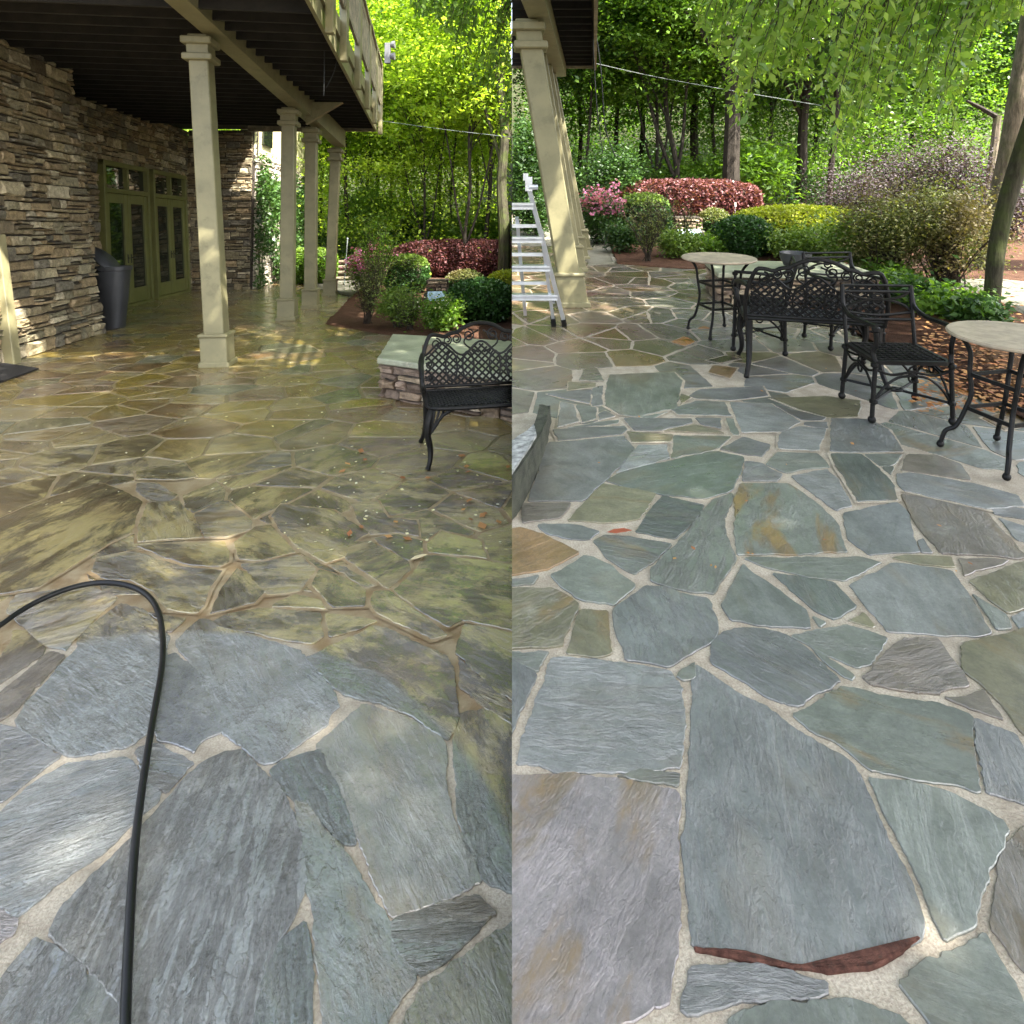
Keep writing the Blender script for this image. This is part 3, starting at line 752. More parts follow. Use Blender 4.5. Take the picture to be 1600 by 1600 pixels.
# ------------------------------------------------------------------ stacked stone walling
WC = [(.31, .25, .145), (.25, .19, .11), (.38, .32, .20), (.20, .16, .10), (.27, .235, .15), (.32, .24, .135), (.17, .15, .11), (.44, .38, .26)]
WR = [(.24, .17, .11), (.30, .23, .15), (.17, .12, .085), (.36, .29, .20), (.26, .19, .14)]
def stacked(m, L, H, pal, rs, bh=(.13, .24), bw=(.22, .62), prot=.05, x0=0.0, z0=0.0, depth=.05):
    """irregular ledge stones on the plane y=0, faces towards -y"""
    z = z0
    while z < z0 + H - .02:
        h = min(rs.uniform(*bh), z0 + H - z); x = x0 - rs.uniform(0, .3)
        while x < x0 + L:
            wd = rs.uniform(*bw); xa, xb = max(x, x0), min(x + wd, x0 + L); x += wd
            if xb - xa < .03: continue
            nsp = rs.choice([1, 1, 2, 2, 3]) if h > .1 else 1
            cuts = [0] + sorted(rs.uniform(.25, .75) for _ in range(nsp - 1)) + [1]
            for k in range(nsp):
                za, zb = z + h * cuts[k], z + h * cuts[k + 1]
                if zb - za < .022: continue
                pieces = [(xa, xb)]
                if rs.random() < .4 and xb - xa > .3:
                    c = rs.uniform(.35, .65) * (xb - xa) + xa; pieces = [(xa, c), (c, xb)]
                for (a, b) in pieces:
                    g = .009; jx = min(.018, (b - a) * .12); jz = min(.013, (zb - za) * .2)
                    J = lambda q: rs.uniform(-q, q)
                    o = [(a + g, za + g), ((a + b) / 2, za + g + J(jz)), (b - g, za + g), (b - g, (za + zb) / 2), (b - g, zb - g), ((a + b) / 2, zb - g + J(jz)), (a + g, zb - g), (a + g, (za + zb) / 2)]
                    o = [(px + J(jx) * .6, pz + J(jz) * .7) for px, pz in o]
                    cx, cz = (a + b) / 2, (za + zb) / 2; p = rs.uniform(.012, prot); tl = J(.018)
                    s1 = [(cx + (px - cx) * .99, -p * .65 + J(.006) , cz + (pz - cz) * .96) for px, pz in o]
                    s2 = [(cx + (px - cx) * .88 + J(.006), -p + J(.012) + tl * (1 if pz > cz else -1), cz + (pz - cz) * .74) for px, pz in o]
                    kk = rs.choice(pal); f = rs.uniform(.7, 1.2); m.col = (kk[0] * f, kk[1] * f, kk[2] * f, 1)
                    vs = [(px, depth, pz) for px, pz in o] + s1 + s2 + [(cx + J(.02), -p - J(.012), cz)]
                    fs = [(r * 8 + i, r * 8 + (i + 1) % 8, (r + 1) * 8 + (i + 1) % 8, (r + 1) * 8 + i) for r in range(2) for i in range(8)]
                    fs += [(16 + i, 16 + (i + 1) % 8, 24) for i in range(8)]
                    m.add(vs, fs)
        z += h
def backing(m, L, H, T, x0=0, z0=0, y0=.012):
    m.col = (.05, .04, .03, 1); m.box((x0 + L / 2, y0 + T / 2, z0 + H / 2), (L, T, H))
E = Vector((-.111, 1, 0)).normalized(); AE = math.atan2(E.y, E.x)
rs = random.Random(5)
# big pier at the left edge
cor = gp('L', 160, 521); st = cor - E * 5.6
m = MB(); backing(m, 5.6, 4.75, 1.2); stacked(m, 5.6, 4.72, WC, rs, prot=.075)
m.xf(lambda p: (p[0], p[1] + p[2] * .15, p[2]))
m.solo('L', 'stone_wall', M['wall'], st, AE, 'tall battered pier of stacked tan ledge stone at the left edge under the deck', 'wall')
# recessed wall with the doors
W0 = gp('L', 232, 470); a0 = W0 - E * 6.0
m = MB(); backing(m, 9.0, 4.62, .4); stacked(m, 9.0, 4.6, WC, rs, prot=.045)
m.xf(lambda p: (p[0], p[1] + p[2] * .07, p[2]))
m.solo('L', 'stone_wall', M['wall'], a0, AE, 'shaded stacked stone wall holding the two pairs of glazed doors', 'wall')
e0 = a0 + E * 9.0; e1 = vp('L', 394, 400, 18.4)
L2 = e1.x - e0.x + .15
m = MB(); backing(m, L2, 4.62, .4); stacked(m, L2, 4.6, WC, rs, prot=.04)
m.solo('L', 'stone_wall', M['wall'], (e0.x - .2, 18.4, 0), 0, 'dark stone end wall behind the first porch column', 'wall')
# house wing behind with ivy
wn = root('L', 'house_wing', 'sunlit house wing with cream siding above pale stone beyond the porch columns', 'house', (e1.x, 18.5, 0), AE)
m = MB(); backing(m, 8.5, 3.9, .4); stacked(m, 8.5, 3.9, [(.5, .45, .36), (.42, .36, .28), (.55, .5, .42)], rs, prot=.03); m.part('stone_base', M['wall'], wn)
m = MB(); m.box((4.25, .25, 5.6), (8.5, .4, 3.4))
for k in range(16): m.box((4.25, .04, 4.0 + k * .2), (8.5, .02, .18), Matrix.Rotation(.06, 3, 'X'))
m.part('siding', M['siding'], wn)
for k in range(2): m = MB(); m.box((1.2 + k * 2.6, -.01, 4.9), (1.0, .05, 1.2)); m.part('window', M['glass'], wn)
def door_pair(base, W, H, label):
    r = root('L', 'french_doors', label, 'door', base, AE); lean = .07
    fx = lambda p: (p[0], p[1] + p[2] * lean, p[2])
    m = MB(); t = .11
    for x in (0, W): m.cham((x, -.06, H / 2), (t, .16, H))
    m.cham((W / 2, -.06, H - .055), (W + t, .17, t)); m.cham((W / 2, -.06, H * .80), (W, .16, .1)); m.cham((W / 2, -.06, .03), (W, .15, .06))
    m.cham((W / 2, -.06, H * .9), (.09, .155, H * .2))
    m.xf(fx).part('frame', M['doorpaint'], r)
    m = MB(); m.box((W / 2, -.03, H * .895), (W - t, .02, H * .17)); m.xf(fx).part('transom', M['glass'], r)
    for i in range(2):
        x0, x1 = (t / 2, W / 2 - .004) if i == 0 else (W / 2 + .004, W - t / 2); z0, z1 = .07, H * .78; sw = .16
        m = MB()
        for x in (x0 + sw / 2, x1 - sw / 2): m.cham((x, -.07, (z0 + z1) / 2), (sw, .06, z1 - z0))
        m.cham(((x0 + x1) / 2, -.07, z0 + .16), (x1 - x0 - 2 * sw, .056, .32)); m.cham(((x0 + x1) / 2, -.07, z1 - .1), (x1 - x0 - 2 * sw, .056, .2))
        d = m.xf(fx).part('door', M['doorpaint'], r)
        m = MB(); m.box(((x0 + x1) / 2, -.06, (z0 + z1) / 2 + .06), (x1 - x0 - 2 * sw, .012, z1 - z0 - .5)); m.xf(fx).part('pane', M['glass'], d)
        m = MB(); hx = x1 - .07 if i == 0 else x0 + .07; m.box((hx, -.105, 1.08), (.04, .012, .2)); m.tube([(hx, -.11, 1.1), (hx, -.16, 1.1), (hx + (-.09 if i == 0 else .09), -.16, 1.1)], .011, 8)
        m.xf(fx).part('handle', M['black'], d)
    return r
door_pair(W0 - E * 2.1, 2.05, 3.25, 'olive glazed double doors nearest the charcoal bin')
door_pair(W0 + E * .28, 2.0, 3.25, 'olive glazed double doors farther along, just left of the first porch column')

# ------------------------------------------------------------------ porch columns and deck, left
def column(s, base, top, wd, ang, label, group, cap=True):
    r = root(s, 'porch_column', label, 'column', base, ang, group)
    R = Matrix.Rotation(-ang, 3, 'Z'); d = R @ (Vector(top) - Vector(base)); H = d.z
    sh = lambda p: (p[0] + d.x * p[2] / H, p[1] + d.y * p[2] / H, p[2])
    m = MB(); m.cham((0, 0, H / 2), (wd, wd, H - .01), .012); m.xf(sh).part('shaft', M['paint'], r)
    m = MB(); m.cham((0, 0, .19), (wd + .08, wd + .08, .38), .008); m.cham((0, 0, .4), (wd + .12, wd + .12, .045), .012); m.cham((0, 0, .03), (wd + .13, wd + .13, .07), .012)
    m.xf(sh).part('base', M['paint'], r)
    if cap:
        m = MB(); m.cham((0, 0, H - .32), (wd + .13, wd + .13, .09), .014); m.cham((0, 0, H - .10), (wd + .14, wd + .14, .10), .014); m.cham((0, 0, H - .21), (wd + .03, wd + .03, .15), .006)
        m.xf(sh).part('capital', M['paint'], r)
    return r
def beamz(Y): return 4.38 + (3.95 - 4.38) * (Y - 8.18) / (16.67 - 8.18)
cl = [((333, 574), (313, 40), 'nearest and tallest khaki porch column on the wet left patio'),
      ((445, 501), (452, 165), 'second khaki porch column from the front, beneath the deck bracket'),
      ((482, 482), (487, 195), 'third khaki porch column on the wet left patio'),
      ((513, 462), (525, 228), 'farthest khaki porch column with sunlit lower shaft beside the planting bed')]
for b_, t_, lab in cl:
    B = gp('L', *b_); B.y += .15; T = vp('L', t_[0], t_[1], B.y); T.z = beamz(B.y)
    column('L', B, T, .25, AE - math.pi / 2, lab, 'columns of the left patio porch')
dk = root('L', 'raised_deck', 'raised timber deck with weathered balustrade over the left patio', 'deck', (0, 0, 0))
OX = lambda Y: -2.38 - .134 * (Y - 7.32)
def loft(m, a, b, w_, h_):
    """beam of width w_ and height h_ with its bottom edge centred on a and b"""
    a = Vector(a); b = Vector(b); t = (b - a); n = Vector((t.y, -t.x, 0)).normalized() * w_ / 2
    vs = []
    for p in (a, b): vs += [p - n, p + n, p + n + Vector((0, 0, h_)), p - n + Vector((0, 0, h_))]
    m.add(vs, [(0, 1, 2, 3), (7, 6, 5, 4), (0, 4, 5, 1), (1, 5, 6, 2), (2, 6, 7, 3), (3, 7, 4, 0)])
m = MB(); poly = [(OX(6.7), 6.7), (OX(17.2), 17.2), (-7.2, 17.2), (-7.3, 18.5), (-9.8, 18.5), (-9.8, 6.7)]
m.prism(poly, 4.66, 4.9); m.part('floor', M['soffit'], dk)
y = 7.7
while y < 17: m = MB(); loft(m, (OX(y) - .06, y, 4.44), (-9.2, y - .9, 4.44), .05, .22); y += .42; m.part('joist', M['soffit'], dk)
m = MB(); loft(m, (-3.87, 6.7, beamz(6.7)), (-4.6, 16.95, beamz(16.95)), .27, .42); m.part('beam', M['paint'], dk)
m = MB(); bY = 13.2; bx = -4.32
m.add([(bx, bY, 4.42), (bx, bY, 3.95), (bx + .75, bY + .03, 4.42), (bx, bY + .12, 4.42), (bx, bY + .12, 3.95), (bx + .75, bY + .15, 4.42)], [(0, 1, 2), (5, 4, 3), (0, 3, 4, 1), (1, 4, 5, 2), (2, 5, 3, 0)])
m.part('bracket', M['paint'], dk)
m = MB(); loft(m, (OX(6.7), 6.7, 4.40), (OX(17.2), 17.2, 4.40), .05, .26); loft(m, (OX(6.7) + .045, 6.7, 4.67), (OX(17.2) + .045, 17.2, 4.67), .045, .26); m.part('fascia', M['paint'], dk)
m = MB(); loft(m, (OX(17.2), 17.24, 4.40), (-7.2, 17.24, 4.40), .05, .5); m.part('end_board', M['weather'], dk)
yy = [6.8, 8.1, 9.5, 11.45, 13.4, 15.3, 17.12]
for Y in yy:
    m = MB(); m.cham((OX(Y) + .12, Y, 5.28), (.11, .13, 1.95), .01); m.part('post', M['paint'], dk)
for k in range(len(yy) - 1):
    A, B_ = yy[k], yy[k + 1]; m = MB(); off = .12
    for z, h_ in ((6.12, .07), (5.98, .14), (5.10, .09)):
        m = MB(); loft(m, (OX(A) + off, A + .07, z), (OX(B_) + off, B_ - .07, z), .05 if z < 6.1 else .13, h_); m.part('rail', M['weather'], dk)
    m = MB(); Y = A + .13
    while Y < B_ - .1: m.box((OX(Y) + off, Y, 5.58), (.035, .04, .85)); Y += .125
    m.part('balusters', M['weather'], dk)
fl = root('L', 'flood_light', 'grey twin flood light fixed on the far corner post of the deck', 'light', (vp('L', 606, 75, 17.12).x, 17.12, 6.25))
m = MB(); m.cham((0, 0, .28), (.16, .12, .56), .01); m.part('mount', M['fixtr'], fl)
for k, z in enumerate((.52, .2)):
    m = MB(); m.lathe([(.04, 0), (.09, .05), (.11, .14), (.10, .15), (.02, .13)], n=12)
    m.xf(lambda p: (p[2] * .9 + .06, p[1], z - p[0])).part('lamp_head', M['fixtr'], fl)
# post piece at the left edge, bin, mat
pb = gp('L', 14, 566); m = MB(); m.cham((0, 0, .85), (.20, .14, 1.7), .01); m.xf(lambda p: (p[0] - p[2] * .17, p[1], p[2]))
m.solo('L', 'wooden_post', M['paint'], (pb.x + .1, pb.y - .1, 0), 0, 'khaki painted post leaning on the stone pier at the left edge', 'post')
bn = root('L', 'storage_bin', 'charcoal tapered plastic bin with its lid tipped against the stone pier', 'bin', (-7.16, 11.45, 0), .1)
def rrect(a, b, r, n=5):
    out = []
    for cx, cy, s0 in ((a - r, b - r, 0), (-a + r, b - r, 1), (-a + r, -b + r, 2), (a - r, -b + r, 3)):
        for i in range(n): an = math.pi / 2 * (s0 + i / (n - 1)); out.append((cx + r * math.cos(an), cy + r * math.sin(an)))
    return out
m = MB(); prof = [(.19, .0), (.205, .02), (.245, 1.02), (.265, 1.03), (.265, 1.10), (.245, 1.10), (.23, 1.0), (.19, .1)]
n = 20; vs = []; fs = []
for a, z in prof: vs += [(x, y_, z) for x, y_ in rrect(a, a * .95, .13)]
for i in range(len(prof) - 1):
    for k in range(n): fs.append((i * n + k, i * n + (k + 1) % n, (i + 1) * n + (k + 1) % n, (i + 1) * n + k))
fs.append(tuple(range(n - 1, -1, -1))); fs.append(tuple(range(7 * n, 8 * n))); m.add(vs, fs); m.part('body', M['bin'], bn, True)
m = MB(); m.lathe([(.29, 0), (.30, .03), (.27, .07), (.15, .11), (.02, .12)], n=20); m.xf(lambda p: (p[0] * .8 - .14 + p[2] * .2, p[1], 1.17 + p[2] - p[0] * .75)).part('lid', M['bin'], bn, True)
P = [gp('L', *q) for q in ((-40, 571), (8, 571), (61, 579), (0, 600), (-60, 604))]
m = MB(); m.prism([(p.x, p.y) for p in roughen(P, .03, .008, 2.0)] if area(P) > 0 else [(p.x, p.y) for p in roughen(P[::-1], .03, .008, 2.0)], .012, .032)
m.solo('L', 'door_mat', M['mat'], label='black bristle door mat at the left edge of the wet patio', cat='mat')

# ------------------------------------------------------------------ seat walls
def seat_wall(s, base, poly, H, label, pal, capn):
    r = root(s, 'seat_wall', label, 'wall', base)
    m = MB(); n = len(poly)
    P = [Vector((p[0], p[1], 0)) for p in poly]
    if area(P) < 0: P = P[::-1]
    m.col = (.06, .05, .04, 1); I = inset(P, .02); m.prism([(p.x, p.y) for p in I], -.02, H - .01)
    for i in range(n):
        a, b = P[i], P[(i + 1) % n]; L = (b - a).length; q = MB(); stacked(q, L, H, pal, rs, (.06, .14), (.14, .42), .05)
        an = math.atan2(b.y - a.y, b.x - a.x); R = Matrix.Rotation(an, 3, 'Z')
        q.xf(lambda p: R @ Vector(p) + a); bb = len(m.v); m.v += q.v; m.f += [tuple(k + bb for k in f) for f in q.f]; m.m += q.m; m.c += q.c
    m.part('stonework', M['wall'], r)
    m = MB(); C = inset(P, -.07); C = roughen(C, .06, .012, capn); I2 = inset(C, .012)
    n = len(C)
    rings = [[(p.x, p.y, H) for p in I2], [(p.x, p.y, H + .012) for p in C], [(p.x, p.y, H + .05) for p in C], [(p.x, p.y, H + .062) for p in I2]]
    vs = [q for r_ in rings for q in r_]; m.add(vs, [(k * n + i, k * n + (i + 1) % n, (k + 1) * n + (i + 1) % n, (k + 1) * n + i) for k in range(3) for i in range(n)] + [tuple(range(3 * n, 4 * n)), tuple(range(n - 1, -1, -1))])
    m.part('capstone', M['cap'], r)
    return r
seat_wall('L', (0, 0, 0), [(-1.36, 6.76), (.4, 5.70), (.9, 7.4), (-1.50, 8.2)], .36, 'low reddish stone seat wall with pale cap behind the left metal bench', WR, 3.)
seat_wall('R', (0, 0, 0), [(2.62, 8.05), (4.5, 7.9), (4.5, 8.8), (2.75, 9.0)], .33, 'low stone seat wall with pale cap behind the dark patio chairs', WR, 4.)
bk = gp('L', 669, 552, .425)
m = MB(); m.cham((0, 0, .045), (.13, .10, .09), .012); m.solo('L', 'paving_brick', plain('brown_brick', (.14, .10, .06), .7, .3, 12, .004), (bk.x, bk.y, .425), .2, 'small brown brick lying on the pale cap of the left seat wall', 'brick')

# ------------------------------------------------------------------ deck corner and columns, right
cr = [((897, 479), (822, 22), .27, 'nearest khaki porch column leaning in view beside the aluminium ladder'),
      ((902, 424), (842, 108), .22, 'second khaki column, shaded strip just behind the nearest right hand one'),
      ((908, 406), (853, 112), .20, 'third khaki column in the shaded row behind the ladder'),
      ((913, 392), (860, 115), .20, 'last khaki column in the shaded row, beside the pale path')]
for b_, t_, wd, lab in cr:
    y_ = b_[1]
    B = gp('R', *b_); B.y += .12; T = vp('R', t_[0], t_[1], B.y); T.z = 3.5
    column('R', B, T, wd, .02, lab, 'columns of the right patio porch', y_ == 479)
dk = root('R', 'raised_deck', 'dark underside corner of the raised deck above the aluminium ladder', 'deck', (0, 0, 0))
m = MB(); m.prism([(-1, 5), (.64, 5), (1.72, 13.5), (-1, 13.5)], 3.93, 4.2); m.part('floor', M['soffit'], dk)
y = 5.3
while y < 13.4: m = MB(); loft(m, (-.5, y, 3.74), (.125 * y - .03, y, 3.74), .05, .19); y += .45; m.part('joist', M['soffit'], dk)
m = MB(); loft(m, (.22, 7.0, 3.5), (.98, 13.3, 3.5), .25, .24); m.part('beam', M['paint'], dk)
m = MB(); loft(m, (.128 * 5, 5, 3.66), (.128 * 13.5, 13.5, 3.66), .05, .55); loft(m, (-1, 13.52, 3.70), (1.72, 13.52, 3.70), .04, .5); m.part('fascia', M['weather'], dk)

# ------------------------------------------------------------------ ladder
lr = root('R', 'step_ladder', 'open aluminium step ladder with black feet beside the nearest right column', 'ladder', (0, 0, 0))
Yb = 6.87; foot = gp('R', 882, 510); topP = vp('R', 826, 292, 6.45)
mir = lambda p: Vector((-.10 - (p[0] + .10), p[1], p[2]))
def flat_rail(m, a, b, w_=.055, t=.028):
    a = Vector(a); b = Vector(b); d = (b - a).normalized(); sx = Vector((1, 0, 0)); sx = (sx - d * sx.dot(d)).normalized(); sy = d.cross(sx)
    R = Matrix((sx, sy, d)).transposed(); m.box((a + b) / 2, (w_, t, (b - a).length), R)
fr_b = Vector((foot.x, foot.y, .03)); fr_t = topP
in_b = vp('R', 865, 505, 6.95); in_b.z = .03; in_t = vp('R', 846, 360, 6.6)
for q in (lambda p: p, mir):
    m = MB(); flat_rail(m, q(fr_b), q(fr_t), .042, .075); m.part('side_rail', M['alu'], lr)
    m = MB(); flat_rail(m, q(in_b), q(in_t), .036, .05); m.part('inner_rail', M['alu'], lr)
    for a, b in ((fr_b, fr_t), (in_b, in_t)):
        m = MB(); d = (Vector(b) - Vector(a)).normalized(); flat_rail(m, q(a) - Vector((0, 0, .028)), q(a + d * .07), .055, .088); m.part('foot', M['rubber'], lr)
def at_z(a, b, z): t = (z - a.z) / (b.z - a.z); return a.lerp(b, t)
for yp, hh in ((318, .075), (371, .07), (418, .07), (467, .07)):
    z = 1.8 - (yp - 250) * 6.65 / 1000
    p = at_z(fr_b, fr_t, z); q = mir(p); m = MB()
    m.box(((p.x + q.x) / 2, p.y, z), (p.x - q.x, .09, hh * .55)); m.box(((p.x + q.x) / 2, p.y - .035, z - hh * .3), (p.x - q.x, .02, hh * .6))
    m.part('step', M['alu'], lr)
    if yp > 330:
        p = at_z(in_b, in_t, z + .09); q = mir(p); m = MB(); m.box(((p.x + q.x) / 2, p.y + .1, z + .12), (p.x - q.x, .03, .035)); m.part('rear_rung', M['alu'], lr)
rb = Vector((in_b.x - .3, 7.35, .03)); rt = Vector((in_t.x - .25, 6.7, 1.2))
for q in (lambda p: p,):
    m = MB(); flat_rail(m, q(rb), q(rt), .036, .05); m.part('rear_rail', M['alu'], lr)
m = MB(); pz = at_z(fr_b, fr_t, .40); pi = at_z(in_b, in_t, .14); m.tube([(pz.x - .02, pz.y + .03, .27), (in_b.x - .02, in_b.y - .04, .36)], .014, 6); m.part('brace', M['alu'], lr)
m = MB(); m.box(fr_t + Vector((.0, 0, .03)), (.07, .1, .14)); m.tube([fr_t + Vector((.0, -.03, .0)), fr_t + Vector((.09, -.03, .0))], .03, 10); m.box(fr_t + Vector((-.03, 0, .1)), (.05, .08, .07)); m.part('hinge', M['alu'], lr)

# ------------------------------------------------------------------ rough stone block by the seam, right
B0 = [(-.5, 2.9, .21), (0, 3.2, .213), (.09, 3.5, .19), (.165, 3.8, .165), (.225, 4.12, .135), (.262, 4.4, .11), (.24, 4.5, .07), (.19, 4.42, .12), (.145, 4.08, .13), (.10, 3.93, .145), (0, 3.78, .15), (-.5, 3.7, .15)]
sb = root('R', 'stone_block', 'rough speckled pale stone block with dark mossy side below the ladder', 'stone', (0, 0, 0))
def edge_sub(P, k=5):
    out = []
    for i in range(len(P)):
        a, b = Vector(P[i]), Vector(P[(i + 1) % len(P)])
        for j in range(k):
            p = a.lerp(b, j / k); nz = noise.noise(p * 14) * .010; out.append(p + Vector((nz, nz, nz * 1.2)))
    return out
S_ = edge_sub(B0); n = len(S_)
m = MB(); m.add([(p.x * 1.0 + (.012 if p.x > 0 else 0), p.y, -.02) for p in S_] + [(p.x + noise.noise(p * 30) * .01, p.y, p.z * .55) for p in S_] + [tuple(p) for p in S_],
    [(r_ * n + i, r_ * n + (i + 1) % n, (r_ + 1) * n + (i + 1) % n, (r_ + 1) * n + i) for r_ in range(2) for i in range(n)] + [tuple(range(2 * n, 3 * n))]); m.part('side', M['slabside'], sb)
T_ = edge_sub([(-.5, 2.93, .215), (-.01, 3.22, .219), (.075, 3.52, .196), (.145, 3.8, .171), (.135, 4.02, .142), (.09, 3.9, .150), (0, 3.76, .156), (-.5, 3.68, .157)]); n = len(T_)
m = MB(); c = sum((Vector(p) for p in T_), Vector()) / n
m.add([tuple(p - Vector((0, 0, .03))) for p in T_] + [tuple(p + Vector((0, 0, .004))) for p in T_], [(i, (i + 1) % n, n + (i + 1) % n, n + i) for i in range(n)] + [tuple(range(n, 2 * n))]); m.part('top', M['granite'], sb)

# ------------------------------------------------------------------ hose, wires, cables
def spline(P, k=6):
    P = [Vector(p) for p in P]; out = []
    for i in range(len(P) - 1):
        a, b, c, d = P[max(i - 1, 0)], P[i], P[i + 1], P[min(i + 2, len(P) - 1)]
        for j in range(k):
            t = j / k; out.append(.5 * ((2 * b) + (c - a) * t + (2 * a - 5 * b + 4 * c - d) * t * t + (3 * b - a - 3 * c + d) * t ** 3))
    out.append(P[-1]); return out
hp = [(-160, 1090), (-60, 1015), (0, 977), (30, 956), (62, 938), (100, 922), (140, 912), (178, 911), (212, 919), (236, 936), (249, 962), (254, 993), (254, 1030), (250, 1062), (243, 1100), (233, 1160), (222, 1232), (213, 1302), (206, 1385), (201, 1470), (197, 1560), (195, 1660), (200, 1800)]
H_ = [gp('L', *p, .028) for p in hp]
m = MB(); m.tube(spline(H_, 6), .0118, 12); m.solo('L', 'garden_hose', M['rubber'], label='black hose looping across the wet flagstones in the left foreground', cat='hose', smooth=True)
def wire(s, name, pts, r, mat, label, cat, group=None):
    m = MB(); m.tube(spline(pts, 6), r, 6); return m.solo(s, name, mat, label=label, cat=cat, group=group)
wire('L', 'cord_line', [vp('L', 590, 188, 17), vp('L', 700, 203, 16.5), vp('L', 815, 216, 16)], .006, M['rope'], 'thin pale line strung from the left deck corner towards the trees', 'line')
wire('R', 'cord_line', [vp('R', 926, 98, 13.5), vp('R', 1010, 117, 13.4), vp('R', 1100, 134, 13.3), vp('R', 1290, 166, 13)], .005, M['rope'], 'thin pale line strung from the right deck corner across the trees', 'line')
wire('L', 'cable', [vp('L', 506, -20, 9.5), vp('L', 507, 60, 9.5), vp('L', 506, 150, 9.5)], .008, M['black'], 'straight black cable hanging below the left deck beside the fascia', 'cable')
wire('L', 'cable', [vp('L', 530, -20, 10), vp('L', 531, 50, 10), vp('L', 524, 105, 10), vp('L', 510, 137, 10)], .008, M['black'], 'curling black cable hanging from the left deck edge', 'cable')
wire('R', 'cable', [vp('R', 925, 20, 10), vp('R', 929, 110, 10), vp('R', 933, 170, 10), vp('R', 942, 240, 10)], .007, M['black'], 'shorter dark cable dangling from the right deck corner', 'cable')
wire('R', 'cable', [vp('R', 931, 50, 10.2), vp('R', 939, 110, 10.2), vp('R', 946, 200, 10.2), vp('R', 962, 245, 10.2)], .009, M['black'], 'longer dark cable curving down from the right deck corner', 'cable')

